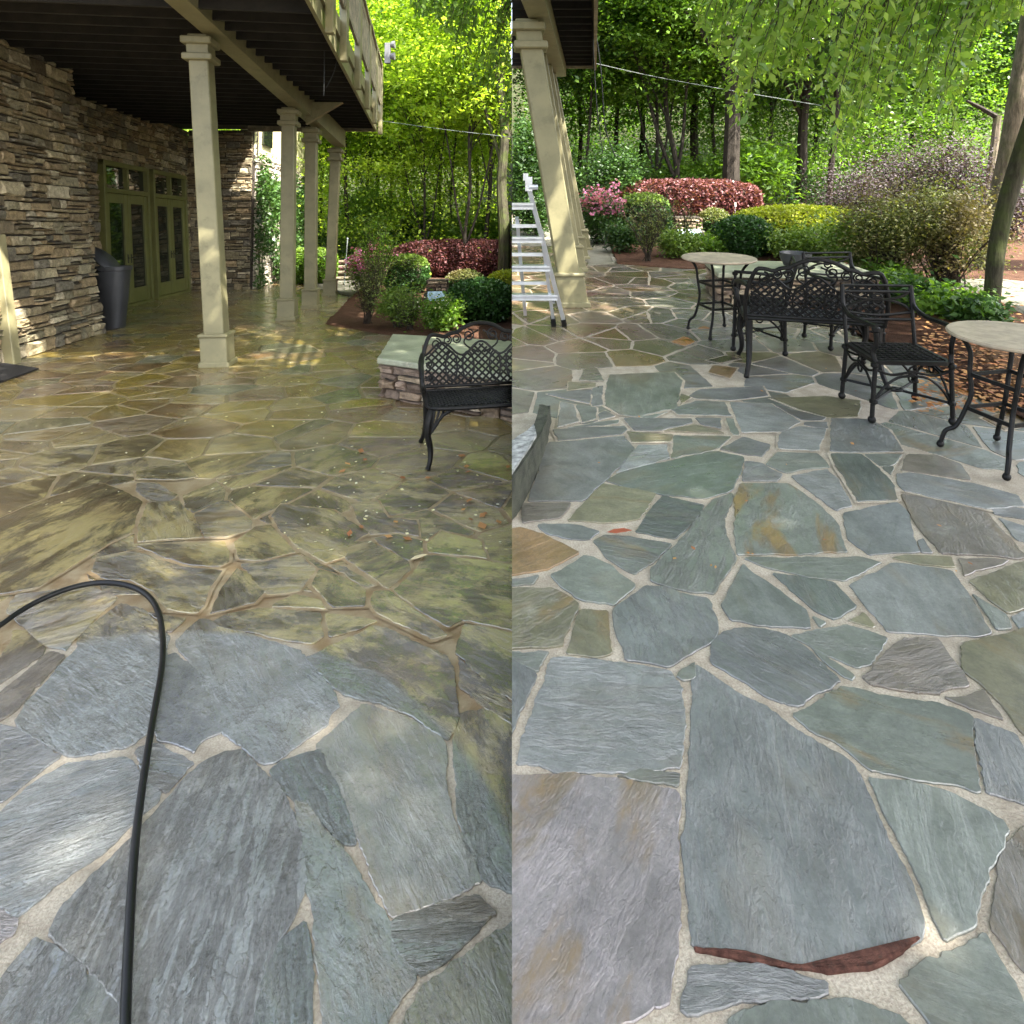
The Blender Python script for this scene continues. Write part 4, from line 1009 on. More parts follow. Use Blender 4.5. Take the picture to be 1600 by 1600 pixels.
# ------------------------------------------------------------------ metal furniture
def prof_z(x, W):
    """height of the bench back outline"""
    u = abs(x) / (W / 2)
    if u < .42: return .93 - .075 * (u / .42) ** 2
    if u < .62: return .855 - .03 * (u - .42) / .2 + .012 * math.sin((u - .42) / .2 * math.pi)
    t = (u - .62) / .38
    return .825 + .02 * math.sin(t * math.pi) - .16 * max(0, (t - .62) / .38) ** 1.6
def make_bench(s, base, rz, W, sc, label):
    r = root(s, 'metal_bench', label, 'bench', base, rz); r.scale = (sc, sc, sc)
    yb = lambda z: .20 + (z - .40) * .26          # reclined back
    m = MB(); N = 44
    top = [(-W / 2, yb(.42), .42), (-W / 2 - .01, yb(.55), .55)] + [((-W / 2) * math.cos(math.pi * k / N), yb(prof_z((-W / 2) * math.cos(math.pi * k / N), W)), prof_z(-W / 2 * math.cos(math.pi * k / N), W)) for k in range(N + 1)] + [(W / 2 + .01, yb(.55), .55), (W / 2, yb(.42), .42)]
    m.tube(top, .0165, 8); m.tube([(-W / 2, yb(.46), .46), (0, yb(.455), .455), (W / 2, yb(.46), .46)], .013, 8)
    m.part('back_frame', M['iron'], r, True)
    m = MB(); z0 = .465; st_ = .052
    def seg(a, b, rr=.0085): m.tube([(a[0], yb(a[1]), a[1]), (b[0], yb(b[1]), b[1])], rr, 5, False)
    lim = lambda x: min(prof_z(x, W) - .02, .735 + .05 * math.cos(x / W * math.pi * 6))
    for sg in (1, -1):
        x = -W
        while x < W:
            a = None; k = 0; z = z0; xx = x
            while z < .80:
                ok = abs(xx) < W / 2 - .02 and z < lim(xx)
                if ok and a is None: a = (xx, z)
                if (not ok) and a is not None: seg(a, pv); a = None
                pv = (xx, z); z += .012; xx += sg * .0135
            if a is not None: seg(a, pv)
            x += st_ * 1.12
    # arched inner rails and the scrolls above the lattice
    arch = [(x_, yb(lim(x_)), lim(x_)) for x_ in [(-W / 2 + .02) + (W - .04) * k / 48 for k in range(49)]]
    m.tube(arch, .009, 6)
    def scroll(cx, cz, r0, sg, turns=1.6, a0=0.0):
        P_ = []
        for k in range(20):
            t = k / 19; a = a0 + sg * t * turns * 2 * math.pi; q = r0 * (1 - .72 * t); P_.append((cx + q * math.cos(a), yb(cz + q * math.sin(a)), cz + q * math.sin(a)))
        m.tube(P_, .0068, 5)
    for sg in (1, -1):
        for cx, cz, r0 in ((.10, .835, .048), (.20, .81, .04), (.30 * W / 1.05, .80, .038), (.40 * W / 1.05, .775, .045), (.46 * W / 1.05, .62, .035), (.46 * W / 1.05, .52, .03)):
            scroll(sg * cx, cz, r0, sg, a0=math.pi / 2)
        P_ = [(sg * (.02 + .12 * math.sin(t * math.pi)), yb(.70 + t * .17), .70 + t * .17) for t in [k / 10 for k in range(11)]]; m.tube(P_, .0075, 5)
        for xx in (.12, .27): 
            P_ = [(sg * (xx + .05 * math.cos(a)) * W / 1.05, yb(.60 + .11 * math.sin(a)), .60 + .11 * math.sin(a)) for a in [k * math.pi / 12 for k in range(25)]]; m.tube(P_, .008, 5)
    m.part('lattice', M['iron'], r, True)
    # seat: rim and cross lattice
    m = MB(); D = .46; fy = -.24
    rim = [(-W / 2 + .01, .2, .425), (-W / 2, 0, .42), (-W / 2 + .005, fy + .06, .42), (-W / 2 + .06, fy, .412), (-W / 4, fy - .012, .408), (0, fy - .025, .412), (W / 4, fy - .012, .408), (W / 2 - .06, fy, .412), (W / 2 - .005, fy + .06, .42), (W / 2, 0, .42), (W / 2 - .01, .2, .425)]
    m.tube(spline(rim, 4), .017, 8); m.tube([(-W / 2, .2, .43), (W / 2, .2, .43)], .012, 8)
    for sg in (1, -1):
        x = -W / 2 - .5
        while x < W / 2 + .5:
            a = None
            for k in range(41):
                t = k / 40; xx = x + sg * t * .44; yy_ = fy + t * .44
                ok = abs(xx) < W / 2 - .01
                if ok and a is None: a = (xx, yy_)
                if not ok and a is not None: m.tube([(a[0], a[1], .424), (pv[0], pv[1], .424)], .0085, 5, False); a = None
                pv = (xx, yy_)
            if a is not None and pv != a: m.tube([(a[0], a[1], .424), (pv[0], pv[1], .424)], .0085, 5, False)
            x += .048
    m.part('seat', M['iron'], r, True)
    for sg in (-1, 1):
        m = MB(); P_ = [(sg * W / 2, yb(.70), .70), (sg * (W / 2 + .02), .12, .70), (sg * (W / 2 + .035), -.06, .675), (sg * (W / 2 + .04), -.20, .645), (sg * (W / 2 + .04), -.275, .60), (sg * (W / 2 + .035), -.265, .555), (sg * (W / 2 + .03), -.225, .56), (sg * (W / 2 + .02), -.20, .50), (sg * (W / 2), -.2, .42)]
        m.tube(spline(P_, 5), [.015 + .006 * math.sin(k / 40 * math.pi * 2) ** 2 for k in range(41)], 8); m.part('armrest', M['iron'], r, True)
        for fr in (1, 0):
            m = MB()
            if fr: P_ = [(sg * (W / 2 - .04), -.20, .41), (sg * (W / 2 - .01), -.245, .33), (sg * (W / 2 + .0), -.25, .24), (sg * (W / 2 - .02), -.24, .14), (sg * (W / 2 - .02), -.255, .06), (sg * (W / 2 + .0), -.285, 0)]
            else: P_ = [(sg * (W / 2 - .03), .17, .42), (sg * (W / 2 - .03), .185, .30), (sg * (W / 2 - .03), .215, .18), (sg * (W / 2 - .02), .27, .08), (sg * (W / 2 + .0), .33, 0)]
            R_ = spline(P_, 5); nn = len(R_); m.tube(R_, [.030 * (1 - .5 * k / nn) + .004 * (k > nn - 3) for k in range(nn)], 8)
            if fr:
                for q in (.0, .035, .07): m.tube(spline([(sg * (W / 2 - .05 - q), -.235, .40), (sg * (W / 2 - .04 - q * .6), -.25, .33), (sg * (W / 2 - .01), -.25, .22)], 3), .008, 5)
                m.tube(spline([(sg * (W / 2 - .20), -.235, .40), (sg * (W / 2 - .11), -.245, .36), (sg * (W / 2 - .03), -.25, .25)], 4), .012, 6)
            m.part('leg', M['iron'], r, True)
    return r
def make_chair(s, base, rz, label, sc=1.0, group='black cast metal armchairs'):
    r = root(s, 'metal_armchair', label, 'chair', base, rz, group); r.scale = (sc, sc, sc)
    w2, d2 = .245, .215; yb = lambda z: d2 + max(0, z - .42) * .2
    for sx in (-1, 1):
        for fy in (-1, 1):
            m = MB(); x = sx * w2; y = fy * d2
            kx = sx * .012
            m.tube([(x + kx * 1.6, y * 1.04, .035), (x + kx, y * 1.02, .2), (x, y, .42)], .0155, 8)
            m.ball((x + kx * 1.6, y * 1.04, .027), .027)
            for z in (.15, .40): m.lathe([(.016, -.018), (.027, -.008), (.027, .008), (.016, .018)], (x + kx * (1 - z), y * (1.03 - z * .06), z), 8)
            if fy < 0: m.tube(spline([(x, y, .42), (x + sx * .012, y + .02, .48), (x, y, .54), (x + sx * .01, y - .01, .63)], 4), .0155, 8); m.lathe([(.016, -.02), (.028, -.008), (.028, .012), (.016, .022)], (x + sx * .01, y - .01, .645), 8)
            m.part('leg', M['iron'], r, True)
        m = MB(); P_ = [(sx * (w2 + .005), yb(.84), .84), (sx * (w2 + .008), yb(.76), .76), (sx * (w2 + .012), yb(.68) - .02, .69), (sx * (w2 + .02), .12, .655), (sx * (w2 + .02), -.05, .66), (sx * (w2 + .012), -.235, .665)]
        m.tube(spline(P_, 5), .0165, 8); m.part('armrest', M['iron'], r, True)
    m = MB()
    for sx in (-1, 1): m.tube([(sx * w2, d2, .42), (sx * w2, yb(.62), .62), (sx * (w2 + .005), yb(.85), .85)], .0145, 8)
    for z in (.845, .80): m.tube([(-w2, yb(z), z), (w2, yb(z), z)], .0105, 7)
    for z, dz in ((.655, -.025), (.60, 0)): m.tube(spline([(-w2, yb(z), z), (0, yb(z + dz), z + dz), (w2, yb(z), z)], 6), .0105, 7)
    m.tube([(w2 * math.cos(math.pi * k / 14), yb(.63 + .115 * math.sin(math.pi * k / 14)), .63 + .115 * math.sin(math.pi * k / 14)) for k in range(15)], .010, 7)
    m.tube([(w2 * math.cos(math.pi * k / 14), yb(.83 - .09 * math.sin(math.pi * k / 14)), .83 - .09 * math.sin(math.pi * k / 14)) for k in range(15)], .010, 7)
    for cz in (.755, .73): m.tube([(.036 * math.cos(a), yb(cz), cz + .03 * math.sin(a)) for a in [k * math.pi / 8 for k in range(17)]], .008, 6)
    m.part('backrest', M['iron'], r, True)
    m = MB(); q = rrect(w2 + .01, d2 + .015, .05); m.prism(q, .405, .432)
    for k in range(9): m.tube([(-w2 + .03, -d2 + .03 + k * .048, .434), (w2 - .03, -d2 + .03 + k * .048, .434)], .006, 5)
    for k in range(10): m.tube([(-w2 + .03 + k * .048, -d2 + .02, .435), (-w2 + .03 + k * .048, d2 - .02, .435)], .005, 5)
    m.part('seat', M['iron'], r, True)
    m = MB()
    sides = [((-w2, -d2), (w2, -d2)), ((-w2, -d2), (-w2, d2)), ((w2, -d2), (w2, d2)), ((-w2, d2), (w2, d2))]
    for a, b in sides:
        A = Vector((*a, 0)); B = Vector((*b, 0)); C = (A + B) / 2; e = (B - A).normalized()
        for sg in (-1, 1):
            en = A if sg < 0 else B
            P_ = [en + Vector((0, 0, .16)), en.lerp(C, .25) + Vector((0, 0, .25)), en.lerp(C, .6) + Vector((0, 0, .315)), C + Vector((0, 0, .33)) + e * .02 * sg, C + Vector((0, 0, .36)) + e * .02 * -sg, en.lerp(C, .75) + Vector((0, 0, .345)), en.lerp(C, .4) + Vector((0, 0, .335)), en + Vector((0, 0, .37))]
            m.tube(spline(P_, 3), .009, 6)
        for cz in (.36, .318): m.tube([C + e * .028 * math.cos(t) + Vector((0, 0, cz + .032 * math.sin(t))) for t in [k * math.pi / 7 for k in range(15)]], .0075, 6)
    m.part('scroll_brackets', M['iron'], r, True)
    m = MB()
    for sx in (-1, 1): m.tube(spline([(sx * w2, -d2, .15), (sx * .08, -.05, .155), (0, 0, .16), (-sx * .08, .05, .155), (-sx * w2, d2, .15)], 4), .0095, 6)
    m.tube([(.05 * math.cos(a), .035 * math.sin(a), .16) for a in [k * math.pi / 8 for k in range(17)]], .008, 6)
    m.part('stretcher', M['iron'], r, True)
    return r
def make_table(s, base, rz, label, R=.365, H=.79, lean=(0, 0)):
    r = root(s, 'bistro_table', label, 'table', base, rz, 'round stone topped bistro tables')
    sh = lambda p: (p[0] + lean[0] * p[2], p[1] + lean[1] * p[2], p[2])
    m = MB(); m.lathe([(R * .3, H - .026), (R - .02, H - .026), (R, H - .018), (R + .003, H - .008), (R - .004, H), (R * .5, H + .001), (.01, H + .001)], n=56); m.xf(sh).part('tabletop', M['tabletop'], r, True)
    cs = .19
    for k in range(4):
        a = k * math.pi / 2 + math.pi / 4; c, s_ = math.cos(a), math.sin(a)
        P_ = [(R * .80, H - .03), (R * .62, H - .13), (cs * 1.12, H - .25), (cs * 1.0, H - .38), (cs * 1.05, H * .38), (cs * 1.25, H * .20), (cs * 1.52, .10), (cs * 1.60, .02)]
        m = MB(); m.tube(spline([(q * c, q * s_, z) for q, z in P_], 5), .0135, 8); m.ball((cs * 1.6 * c, cs * 1.6 * s_, .016), .022); m.xf(sh).part('leg', M['iron'], r, True)
    for z, q in ((H - .27, cs * 1.10), (H * .36, cs * 1.08)):
        m = MB(); C4 = [(q * math.cos(k * math.pi / 2 + math.pi / 4), q * math.sin(k * math.pi / 2 + math.pi / 4), z) for k in range(4)]
        for k in range(4):
            a, b = Vector(C4[k]), Vector(C4[(k + 1) % 4]); d = b - a; m.box((a + b) / 2, (d.length, .012, .022), Matrix.Rotation(math.atan2(d.y, d.x), 3, 'Z'))
        m.xf(sh).part('rail', M['iron'], r)
    m = MB(); m.box((0, 0, H - .034), (R * 1.2, .03, .012)); m.box((0, 0, H - .0335), (.03, R * 1.2, .012)); m.xf(sh).part('top_support', M['iron'], r)
    return r
# left bench faces the viewer; right bench shows its back
lb = gp('L', 762, 700)
make_bench('L', (lb.x + .0, 5.12, .012), .22, .96, 1.04, 'black lattice metal bench facing the viewer before the stone seat wall')
A, B = gp('R', 1178, 592), gp('R', 1352, 603); C = (A + B) / 2
make_bench('R', (C.x + .12, C.y + .30, .012), math.pi + math.atan2(B.y - A.y, B.x - A.x) - .05, .98, 1.07, 'black lattice metal bench seen from behind in the middle of the right patio')
def centre(*px): P_ = [gp('R', *p) for p in px]; return sum(P_, Vector()) / len(P_)
c = centre((1372, 668), (1471, 660), (1332, 630), (1417, 627)); make_chair('R', (c.x, c.y, .012), -.06, 'empty black metal armchair in front, between the bench and the near table')
c = centre((1137, 536), (1168, 555), (1234, 549), (1201, 532)); make_chair('R', (c.x, c.y, .012), -math.pi / 2 - .35, 'black metal armchair turned sideways between the far table and the bench')
c = centre((1278, 548), (1290, 533), (1365, 542)); make_chair('R', (c.x + .06, c.y + .05, .012), .10, 'black metal armchair mostly hidden behind the right end of the bench')
c = centre((1084, 519), (1112, 531), (1130, 515), (1159, 525)); make_table('R', (c.x, c.y, .012), math.radians(14), 'tall round table with stone top at the far left of the seating', .37, .79)
make_table('R', (2.93, 3.84, .012), math.radians(12), 'round stone topped table cut by the right edge of the picture', .365, .74, (.14, 0))
pp = root('R', 'planter_bowl', 'dark empty bowl planter standing on the low wall behind the bench', 'planter', (vp('R', 1243, 400, 8.4).x, 8.4, .40))
m = MB(); m.lathe([(.10, 0), (.14, .02), (.19, .12), (.20, .19), (.185, .19), (.15, .1), (.02, .06)], n=20); m.part('bowl', M['bin'], pp, True)

# ------------------------------------------------------------------ small garden items
def water_feature(s, x, y, Y, W, H, lab):
    b = vp(s, x, y, Y); r = root(s, 'water_feature', lab, 'fountain', (b.x, Y, 0))
    m = MB(); 
    q = MB(); backing(q, W, H * .55, .5, -W / 2, H * .45); stacked(q, W, H * .5, WR, rs, (.05, .09), (.1, .3), .03, -W / 2, H * .5); q.part('stone_lip', M['wall'], r)
    m = MB(); m.cham((0, .28, H * .2), (W * 1.3, .4, H * .4), .02); m.part('basin', M['slabside'], r)
    m = MB(); vs = []; nn = 10
    for j in range(7):
        t = j / 6
        for i in range(nn + 1):
            vs.append((-W * .42 + W * .84 * i / nn, -.03 - .10 * math.sin(t * math.pi / 2) + .012 * noise.noise(Vector((i * 1.3, t, 0))), H * .5 - H * .42 * t))
    m.add(vs, [(j * (nn + 1) + i, j * (nn + 1) + i + 1, (j + 1) * (nn + 1) + i + 1, (j + 1) * (nn + 1) + i) for j in range(6) for i in range(nn)]); m.part('water', M['blue'], r, True)
water_feature('L', 682, 468, 15.4, .5, .52, 'small stone spout with pale blue water among the left shrubs')
water_feature('R', 1076, 372, 14.4, .62, .50, 'small stone spout with pale blue water left of the boxwood balls')
sr = root('L', 'garden_steps', 'short flight of timber steps beyond the farthest left column', 'steps', (vp('L', 533, 430, 21.5).x, 21.5, 0))
for k in range(4): m = MB(); m.cham((0, k * .3, .1 + k * .17), (.7, .32, .07), .01); m.box((0, k * .3 + .13, .02 + k * .17), (.66, .03, .15)); m.part('step', M['weather'], sr)
m = MB(); a = vp('L', 538, 430, 20); m.tube([(a.x, 20, 0), (vp('L', 543, 372, 20).x, 20, 1.42)], .018, 8); m.ball((vp('L', 543, 372, 20).x, 20, 1.44), .03)
m.solo('L', 'garden_stake', M['rope'], label='slim pale stake standing beside the pink azalea', cat='stake')
m = MB(); a = gp('R', 1149, 392); m.cham((0, 0, .45), (.06, .02, .12), .005); m.tube([(0, 0, 0), (0, 0, .42)], .006, 6)
mk = vp('R', 1149, 318, 18); m.solo('R', 'plant_marker', M['granite'], (mk.x, 18.0, .1), 0, 'tiny white marker standing before the burgundy hedge', 'marker')
# ------------------------------------------------------------------ planting
def superq(n, a, b, c, p=2.6, zmin=-.95, jit=.10):
    d = rng.normal(size=(n * 2, 3)); d /= np.linalg.norm(d, axis=1)[:, None]
    r = (np.abs(d) ** p).sum(1) ** (-1 / p); q = d * r[:, None]
    q = q[q[:, 2] > zmin][:n]
    q *= 1 - np.abs(rng.normal(size=(len(q), 1))) * jit
    # soft unevenness of a clipped surface
    w = np.sin(q[:, 0] * 7 + 1.3) * np.sin(q[:, 1] * 6) * .025 + np.sin(q[:, 0] * 17) * .012
    q *= (1 + w)[:, None]
    return q * np.array([a, b, c])
def core(a, b, c, p=2.6, k=.84, z0=0):
    vs = []; fs = []; nu, nv = 18, 9
    for j in range(nv + 1):
        t = -math.pi / 2 + math.pi * j / nv
        for i in range(nu):
            u = 2 * math.pi * i / nu; d = np.array([math.cos(t) * math.cos(u), math.cos(t) * math.sin(u), math.sin(t)])
            r = (np.abs(d) ** p).sum() ** (-1 / p); vs.append((d[0] * r * a * k, d[1] * r * b * k, z0 + d[2] * r * c * k))
    for j in range(nv):
        for i in range(nu): fs.append((j * nu + i, j * nu + (i + 1) % nu, (j + 1) * nu + (i + 1) % nu, (j + 1) * nu + i))
    return vs, fs
def hedge(s, name, label, cat, x0, x1, ybase, ytop, depth, n, size, mats, p=2.6, tipz=None, asp=.62, group=None, zlow=0.0):
    Yf = gp(s, 0, ybase).y; Yc = Yf + depth / 2
    X0, X1 = vp(s, x0, 300, Yc).x, vp(s, x1, 300, Yc).x; zt = vp(s, 0, ytop, Yc).z
    a, b, c = (X1 - X0) / 2, depth / 2, (zt - zlow) / 2
    P = superq(n, a, b, c, p); P[:, 2] += zlow + c
    V = leaf_arrays(P, size, asp, -.1, .5)
    mi = np.zeros(len(P), dtype=np.int32)
    if tipz is not None: mi[(P[:, 2] > zlow + 2 * c * tipz + rng.normal(size=len(P)) * .05)] = 1  # leaves above this height take the second leaf colour
    me = leaf_mesh(name, V, mats + [M['twig']], None, mi, core(a, b, c, p, .86, zlow + c))
    o = link(name, me); o.matrix_world = MS[s] @ Matrix.Translation(((X0 + X1) / 2, Yc, 0)); SIDE[o.name] = s
    return tag(o, label, cat, group)
hedge('R', 'clipped_hedge', 'long clipped burgundy hedge across the back of the right garden', 'hedge', 954, 1189, 347, 281, 1.5, 26000, .085, [M['lfB']], 3.2)
hedge('L', 'clipped_hedge', 'long clipped burgundy hedge behind the left garden bench', 'hedge', 611, 850, 436, 375, 1.6, 26000, .09, [M['lfB']], 3.2)
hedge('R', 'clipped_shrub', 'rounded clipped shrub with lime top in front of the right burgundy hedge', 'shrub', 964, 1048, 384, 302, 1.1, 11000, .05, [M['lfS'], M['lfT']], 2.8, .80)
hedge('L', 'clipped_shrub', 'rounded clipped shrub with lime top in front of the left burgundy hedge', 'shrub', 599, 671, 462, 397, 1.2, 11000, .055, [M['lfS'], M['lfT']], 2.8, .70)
hedge('R', 'golden_hedge', 'bright yellow clipped hedge behind the right bench', 'hedge', 1143, 1352, 404, 322, 1.5, 24000, .065, [M['lfH'], M['lfH']], 2.6, .45)
hedge('L', 'golden_hedge', 'yellow clipped shrub at the seam of the left picture', 'hedge', 764, 860, 456, 421, 1.2, 9000, .065, [M['lfH']], 2.4)
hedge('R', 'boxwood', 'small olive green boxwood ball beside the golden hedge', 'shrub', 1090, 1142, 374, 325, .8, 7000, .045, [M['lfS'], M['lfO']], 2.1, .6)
hedge('R', 'boxwood', 'larger dark green boxwood in front of the golden hedge', 'shrub', 1118, 1207, 408, 338, 1.05, 12000, .06, [M['lfS']], 2.2)
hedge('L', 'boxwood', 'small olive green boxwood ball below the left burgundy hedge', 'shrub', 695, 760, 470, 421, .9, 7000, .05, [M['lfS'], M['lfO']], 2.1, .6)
hedge('L', 'boxwood', 'large dark green boxwood directly behind the left metal bench', 'shrub', 698, 806, 512, 436, 1.15, 14000, .065, [M['lfS']], 2.2)
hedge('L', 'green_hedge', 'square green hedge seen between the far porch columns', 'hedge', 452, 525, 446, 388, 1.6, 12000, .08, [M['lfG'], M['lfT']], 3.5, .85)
def bush(s, name, label, cat, x, ybase, wpx, ytop, n, size, mat, nc=40, cr=.16, depth=None, petals=None, flat=.7, shell=.3, stems=14, zlow=.12, droop=0.0, asp=.5, group=None):
    B = gp(s, x, ybase); Y = B.y; Wm = wpx * Y / 1000; D = depth or Wm; Y += D * .3
    zt = vp(s, x, ytop, Y).z; h = zt - zlow
    r = root(s, name, label, cat, (x_ := vp(s, x, ybase, Y).x, Y, 0), 0, group)
    P, C = clumps(nc, (0, 0, zlow + h * .52), (Wm * .5 - cr * .6, D * .5 - cr * .5, h * .5 - cr * .4), max(4, n // nc), cr, flat, shell)
    P = P[P[:, 2] > .03]
    me = leaf_mesh(name + '_leaves', leaf_arrays(P, size, asp, droop, .4), [mat]); link('foliage', me, r)
    m = MB(); rr = random.Random(int(x * 7 + ybase))
    for k in range(stems):
        c_ = C[rr.randrange(len(C))]; b0 = (rr.gauss(0, Wm * .06), rr.gauss(0, D * .06), -.03)
        mid = (b0[0] * .4 + c_[0] * .5 + rr.gauss(0, .04), b0[1] * .4 + c_[1] * .5, c_[2] * .5)
        m.tube(spline([b0, mid, tuple(c_)], 3), [.012, .011, .010, .008, .007, .005, .004], 5)
    m.part('stems', M['twig'], r)
    if petals:
        k = P[rng.random(len(P)) < petals[1]]; k = k[k[:, 2] > zlow + h * petals[2]]
        k = np.repeat(k, 4, 0) + rng.normal(size=(len(k) * 4, 3)) * .03; k[:, 2] += .03
        link('flowers', leaf_mesh('petals', leaf_arrays(k, petals[3], .8, -.2, .2), [petals[0]]), r)['kind'] = 'stuff'
    return r
bush('R', 'azalea', 'pink flowering azalea beside the right porch columns', 'shrub', 935, 385, 66, 302, 7000, .07, M['lfD'], 50, .16, None, (M['pink'], .13, .52, .07))
bush('L', 'azalea', 'pink flowering azalea beyond the farthest left column', 'shrub', 574, 462, 56, 397, 6000, .075, M['lfG'], 50, .18, None, (M['pink'], .16, .45, .08))
def twiggy(s, label, x, ybase, wpx, ytop, nst, nleaf, mat, size=.05, group=None, thick=.009):
    B = gp(s, x, ybase); Y = B.y + .3; Wm = wpx * Y / 1000; zt = vp(s, x, ytop, Y).z
    r = root(s, 'twiggy_shrub', label, 'shrub', (vp(s, x, ybase, Y).x, Y, 0), 0, group); m = MB(); L = []; rr = random.Random(int(x))
    for k in range(nst):
        a = rr.uniform(0, 6.28); q = rr.uniform(.1, .5) * Wm; hh = zt * rr.uniform(.6, 1.0)
        P_ = [(rr.gauss(0, .05), rr.gauss(0, .05), -.02)]
        for j in range(1, 6): t = j / 5; P_.append((q * math.cos(a) * t ** 1.3 + rr.gauss(0, .02), q * math.sin(a) * t ** 1.3 + rr.gauss(0, .02), hh * t))
        S = spline(P_, 2); m.tube(S, [thick * (1 - .75 * i / len(S)) for i in range(len(S))], 5)
        for j in range(3, len(S)):
            for _ in range(2):
                b = S[j] + Vector((rr.gauss(0, .09), rr.gauss(0, .09), rr.uniform(.02, .14))); m.tube([S[j], b], [.0035, .0015], 4); L += [S[j].lerp(b, rr.random()) for _ in range(max(1, nleaf // (nst * 16)))]
    m.part('stems', M['twig'], r)
    P = np.array([tuple(v) for v in L]); P += rng.normal(size=P.shape) * .02
    link('foliage', leaf_mesh('sparse_leaves', leaf_arrays(P, size, .5), [mat]), r); return r
twiggy('R', 'bare twiggy shrub rising before the clipped lime topped shrub', 1012, 415, 100, 303, 26, 1500, M['lfO'], .045)
twiggy('R', 'sparser twiggy shrub between the clipped shrub and the water spout', 1072, 402, 70, 320, 12, 700, M['lfO'], .045)
twiggy('L', 'airy twiggy shrub at the corner of the left planting bed', 575, 512, 90, 400, 26, 1800, M['lfO'], .05)
twiggy('L', 'tall airy shrub rising behind the left clipped shrub', 590, 470, 95, 340, 26, 2600, M['lfG'], .06)
twiggy('L', 'small twiggy shrub with few leaves at the left bed edge', 640, 522, 70, 455, 18, 1400, M['lfT'], .05)
bush('L', 'leafy_shrub', 'low lime green leafy shrub in the middle of the left bed', 'shrub', 622, 516, 62, 455, 4200, .06, M['lfT'], 46, .1, .6)
bush('L', 'leafy_shrub', 'low green plant with pale flecks beside the left boxwood', 'shrub', 688, 522, 52, 472, 4200, .07, M['lfG'], 40, .09, .6, (M['whitep'], .02, .2, .03))
bush('R', 'leafy_shrub', 'low bright leafy plant below the water spout', 'shrub', 1058, 407, 60, 368, 4000, .065, M['lfT'], 40, .1, .7)
bush('R', 'leafy_shrub', 'low green plant with pale flecks beneath the twiggy shrub', 'shrub', 1104, 404, 56, 372, 3600, .065, M['lfG'], 40, .09, .7, (M['whitep'], .02, .2, .03))
bush('R', 'leafy_shrub', 'green leafy plant at the foot of the pink azalea', 'shrub', 975, 398, 60, 352, 3600, .065, M['lfD'], 36, .1, .7)
bush('R', 'leafy_shrub', 'lime leafed plant behind the planter bowl and right bench', 'shrub', 1262, 414, 120, 362, 7000, .065, M['lfT'], 60, .12, 1.0)
bush('R', 'leafy_shrub', 'tall mixed olive and lime shrub filling the right garden', 'shrub', 1385, 448, 150, 296, 10000, .05, M['lfO'], 80, .17, 1.7, None, .9, .0, 90)
bush('R', 'leafy_shrub', 'wide bronze leafed shrub in front of the leaning trunk', 'shrub', 1478, 462, 170, 278, 13000, .05, M['lfO'], 95, .17, 1.8, None, .9, .0, 110)
bush('R', 'leafy_shrub', 'green leafed shrub low between the golden and olive shrubs', 'shrub', 1340, 432, 100, 345, 7000, .065, M['lfT'], 60, .12, 1.0)
bush('R', 'smoke_bush', 'dusky purple bush behind the golden hedge', 'shrub', 1330, 372, 110, 262, 6500, .065, M['lfP'], 45, .28, 2.0, None, .9, .1, 40)
bush('R', 'smoke_bush', 'tall dusky purple bush left of the leaning trunk', 'shrub', 1478, 372, 130, 205, 9000, .065, M['lfP'], 60, .28, 2.0, None, .9, .1, 50)
bush('R', 'smoke_bush', 'dusky purple bush in the centre of the back border', 'shrub', 1400, 366, 110, 222, 7000, .065, M['lfP'], 50, .28, 2.0, None, .9, .1, 46)
bush('R', 'smoke_bush', 'dusky purple bush at the right end of the back border', 'shrub', 1570, 380, 110, 275, 6500, .065, M['lfP'], 45, .28, 2.0, None, .9, .1, 40)
bush('R', 'large_leaf_shrub', 'large leafed green rhododendron above the burgundy hedge', 'shrub', 1165, 335, 120, 216, 3600, .24, M['lfG'], 80, .35, 2.4, None, .6, .3, 20, .3, .25, .38)
bush('R', 'large_leaf_shrub', 'low broad leafed green shrub behind the burgundy hedge', 'shrub', 1085, 332, 120, 256, 3000, .20, M['lfG'], 60, .35, 2.4, None, .6, .3, 14, .3, .2, .38)
bush('L', 'large_leaf_shrub', 'broad leafed green shrub above the left burgundy hedge', 'shrub', 745, 425, 150, 330, 5000, .20, M['lfG'], 80, .4, 2.4, None, .6, .3, 14, .3, .2, .38)
bush('R', 'evergreen_shrub', 'dark evergreen shrub behind the ladder at the picture seam', 'shrub', 822, 366, 90, 190, 16000, .10, M['lfD'], 110, .26, 2.2)
bush('R', 'evergreen_shrub', 'low dark shrub beside the pale path behind the ladder', 'shrub', 838, 372, 50, 305, 6000, .07, M['lfD'], 50, .14, 1.0)
bush('R', 'evergreen_shrub', 'shadowy evergreen shrub between porch columns and burgundy hedge', 'shrub', 960, 345, 90, 232, 14000, .10, M['lfD'], 100, .26, 2.2)
bush('L', 'evergreen_shrub', 'green shrub filling the space behind the pink azalea', 'shrub', 572, 425, 100, 290, 14000, .12, M['lfG'], 100, .3, 2.4)
bush('L', 'evergreen_shrub', 'darker shrub behind the left clipped shrub', 'shrub', 650, 420, 110, 325, 11000, .12, M['lfD'], 90, .3, 2.2)
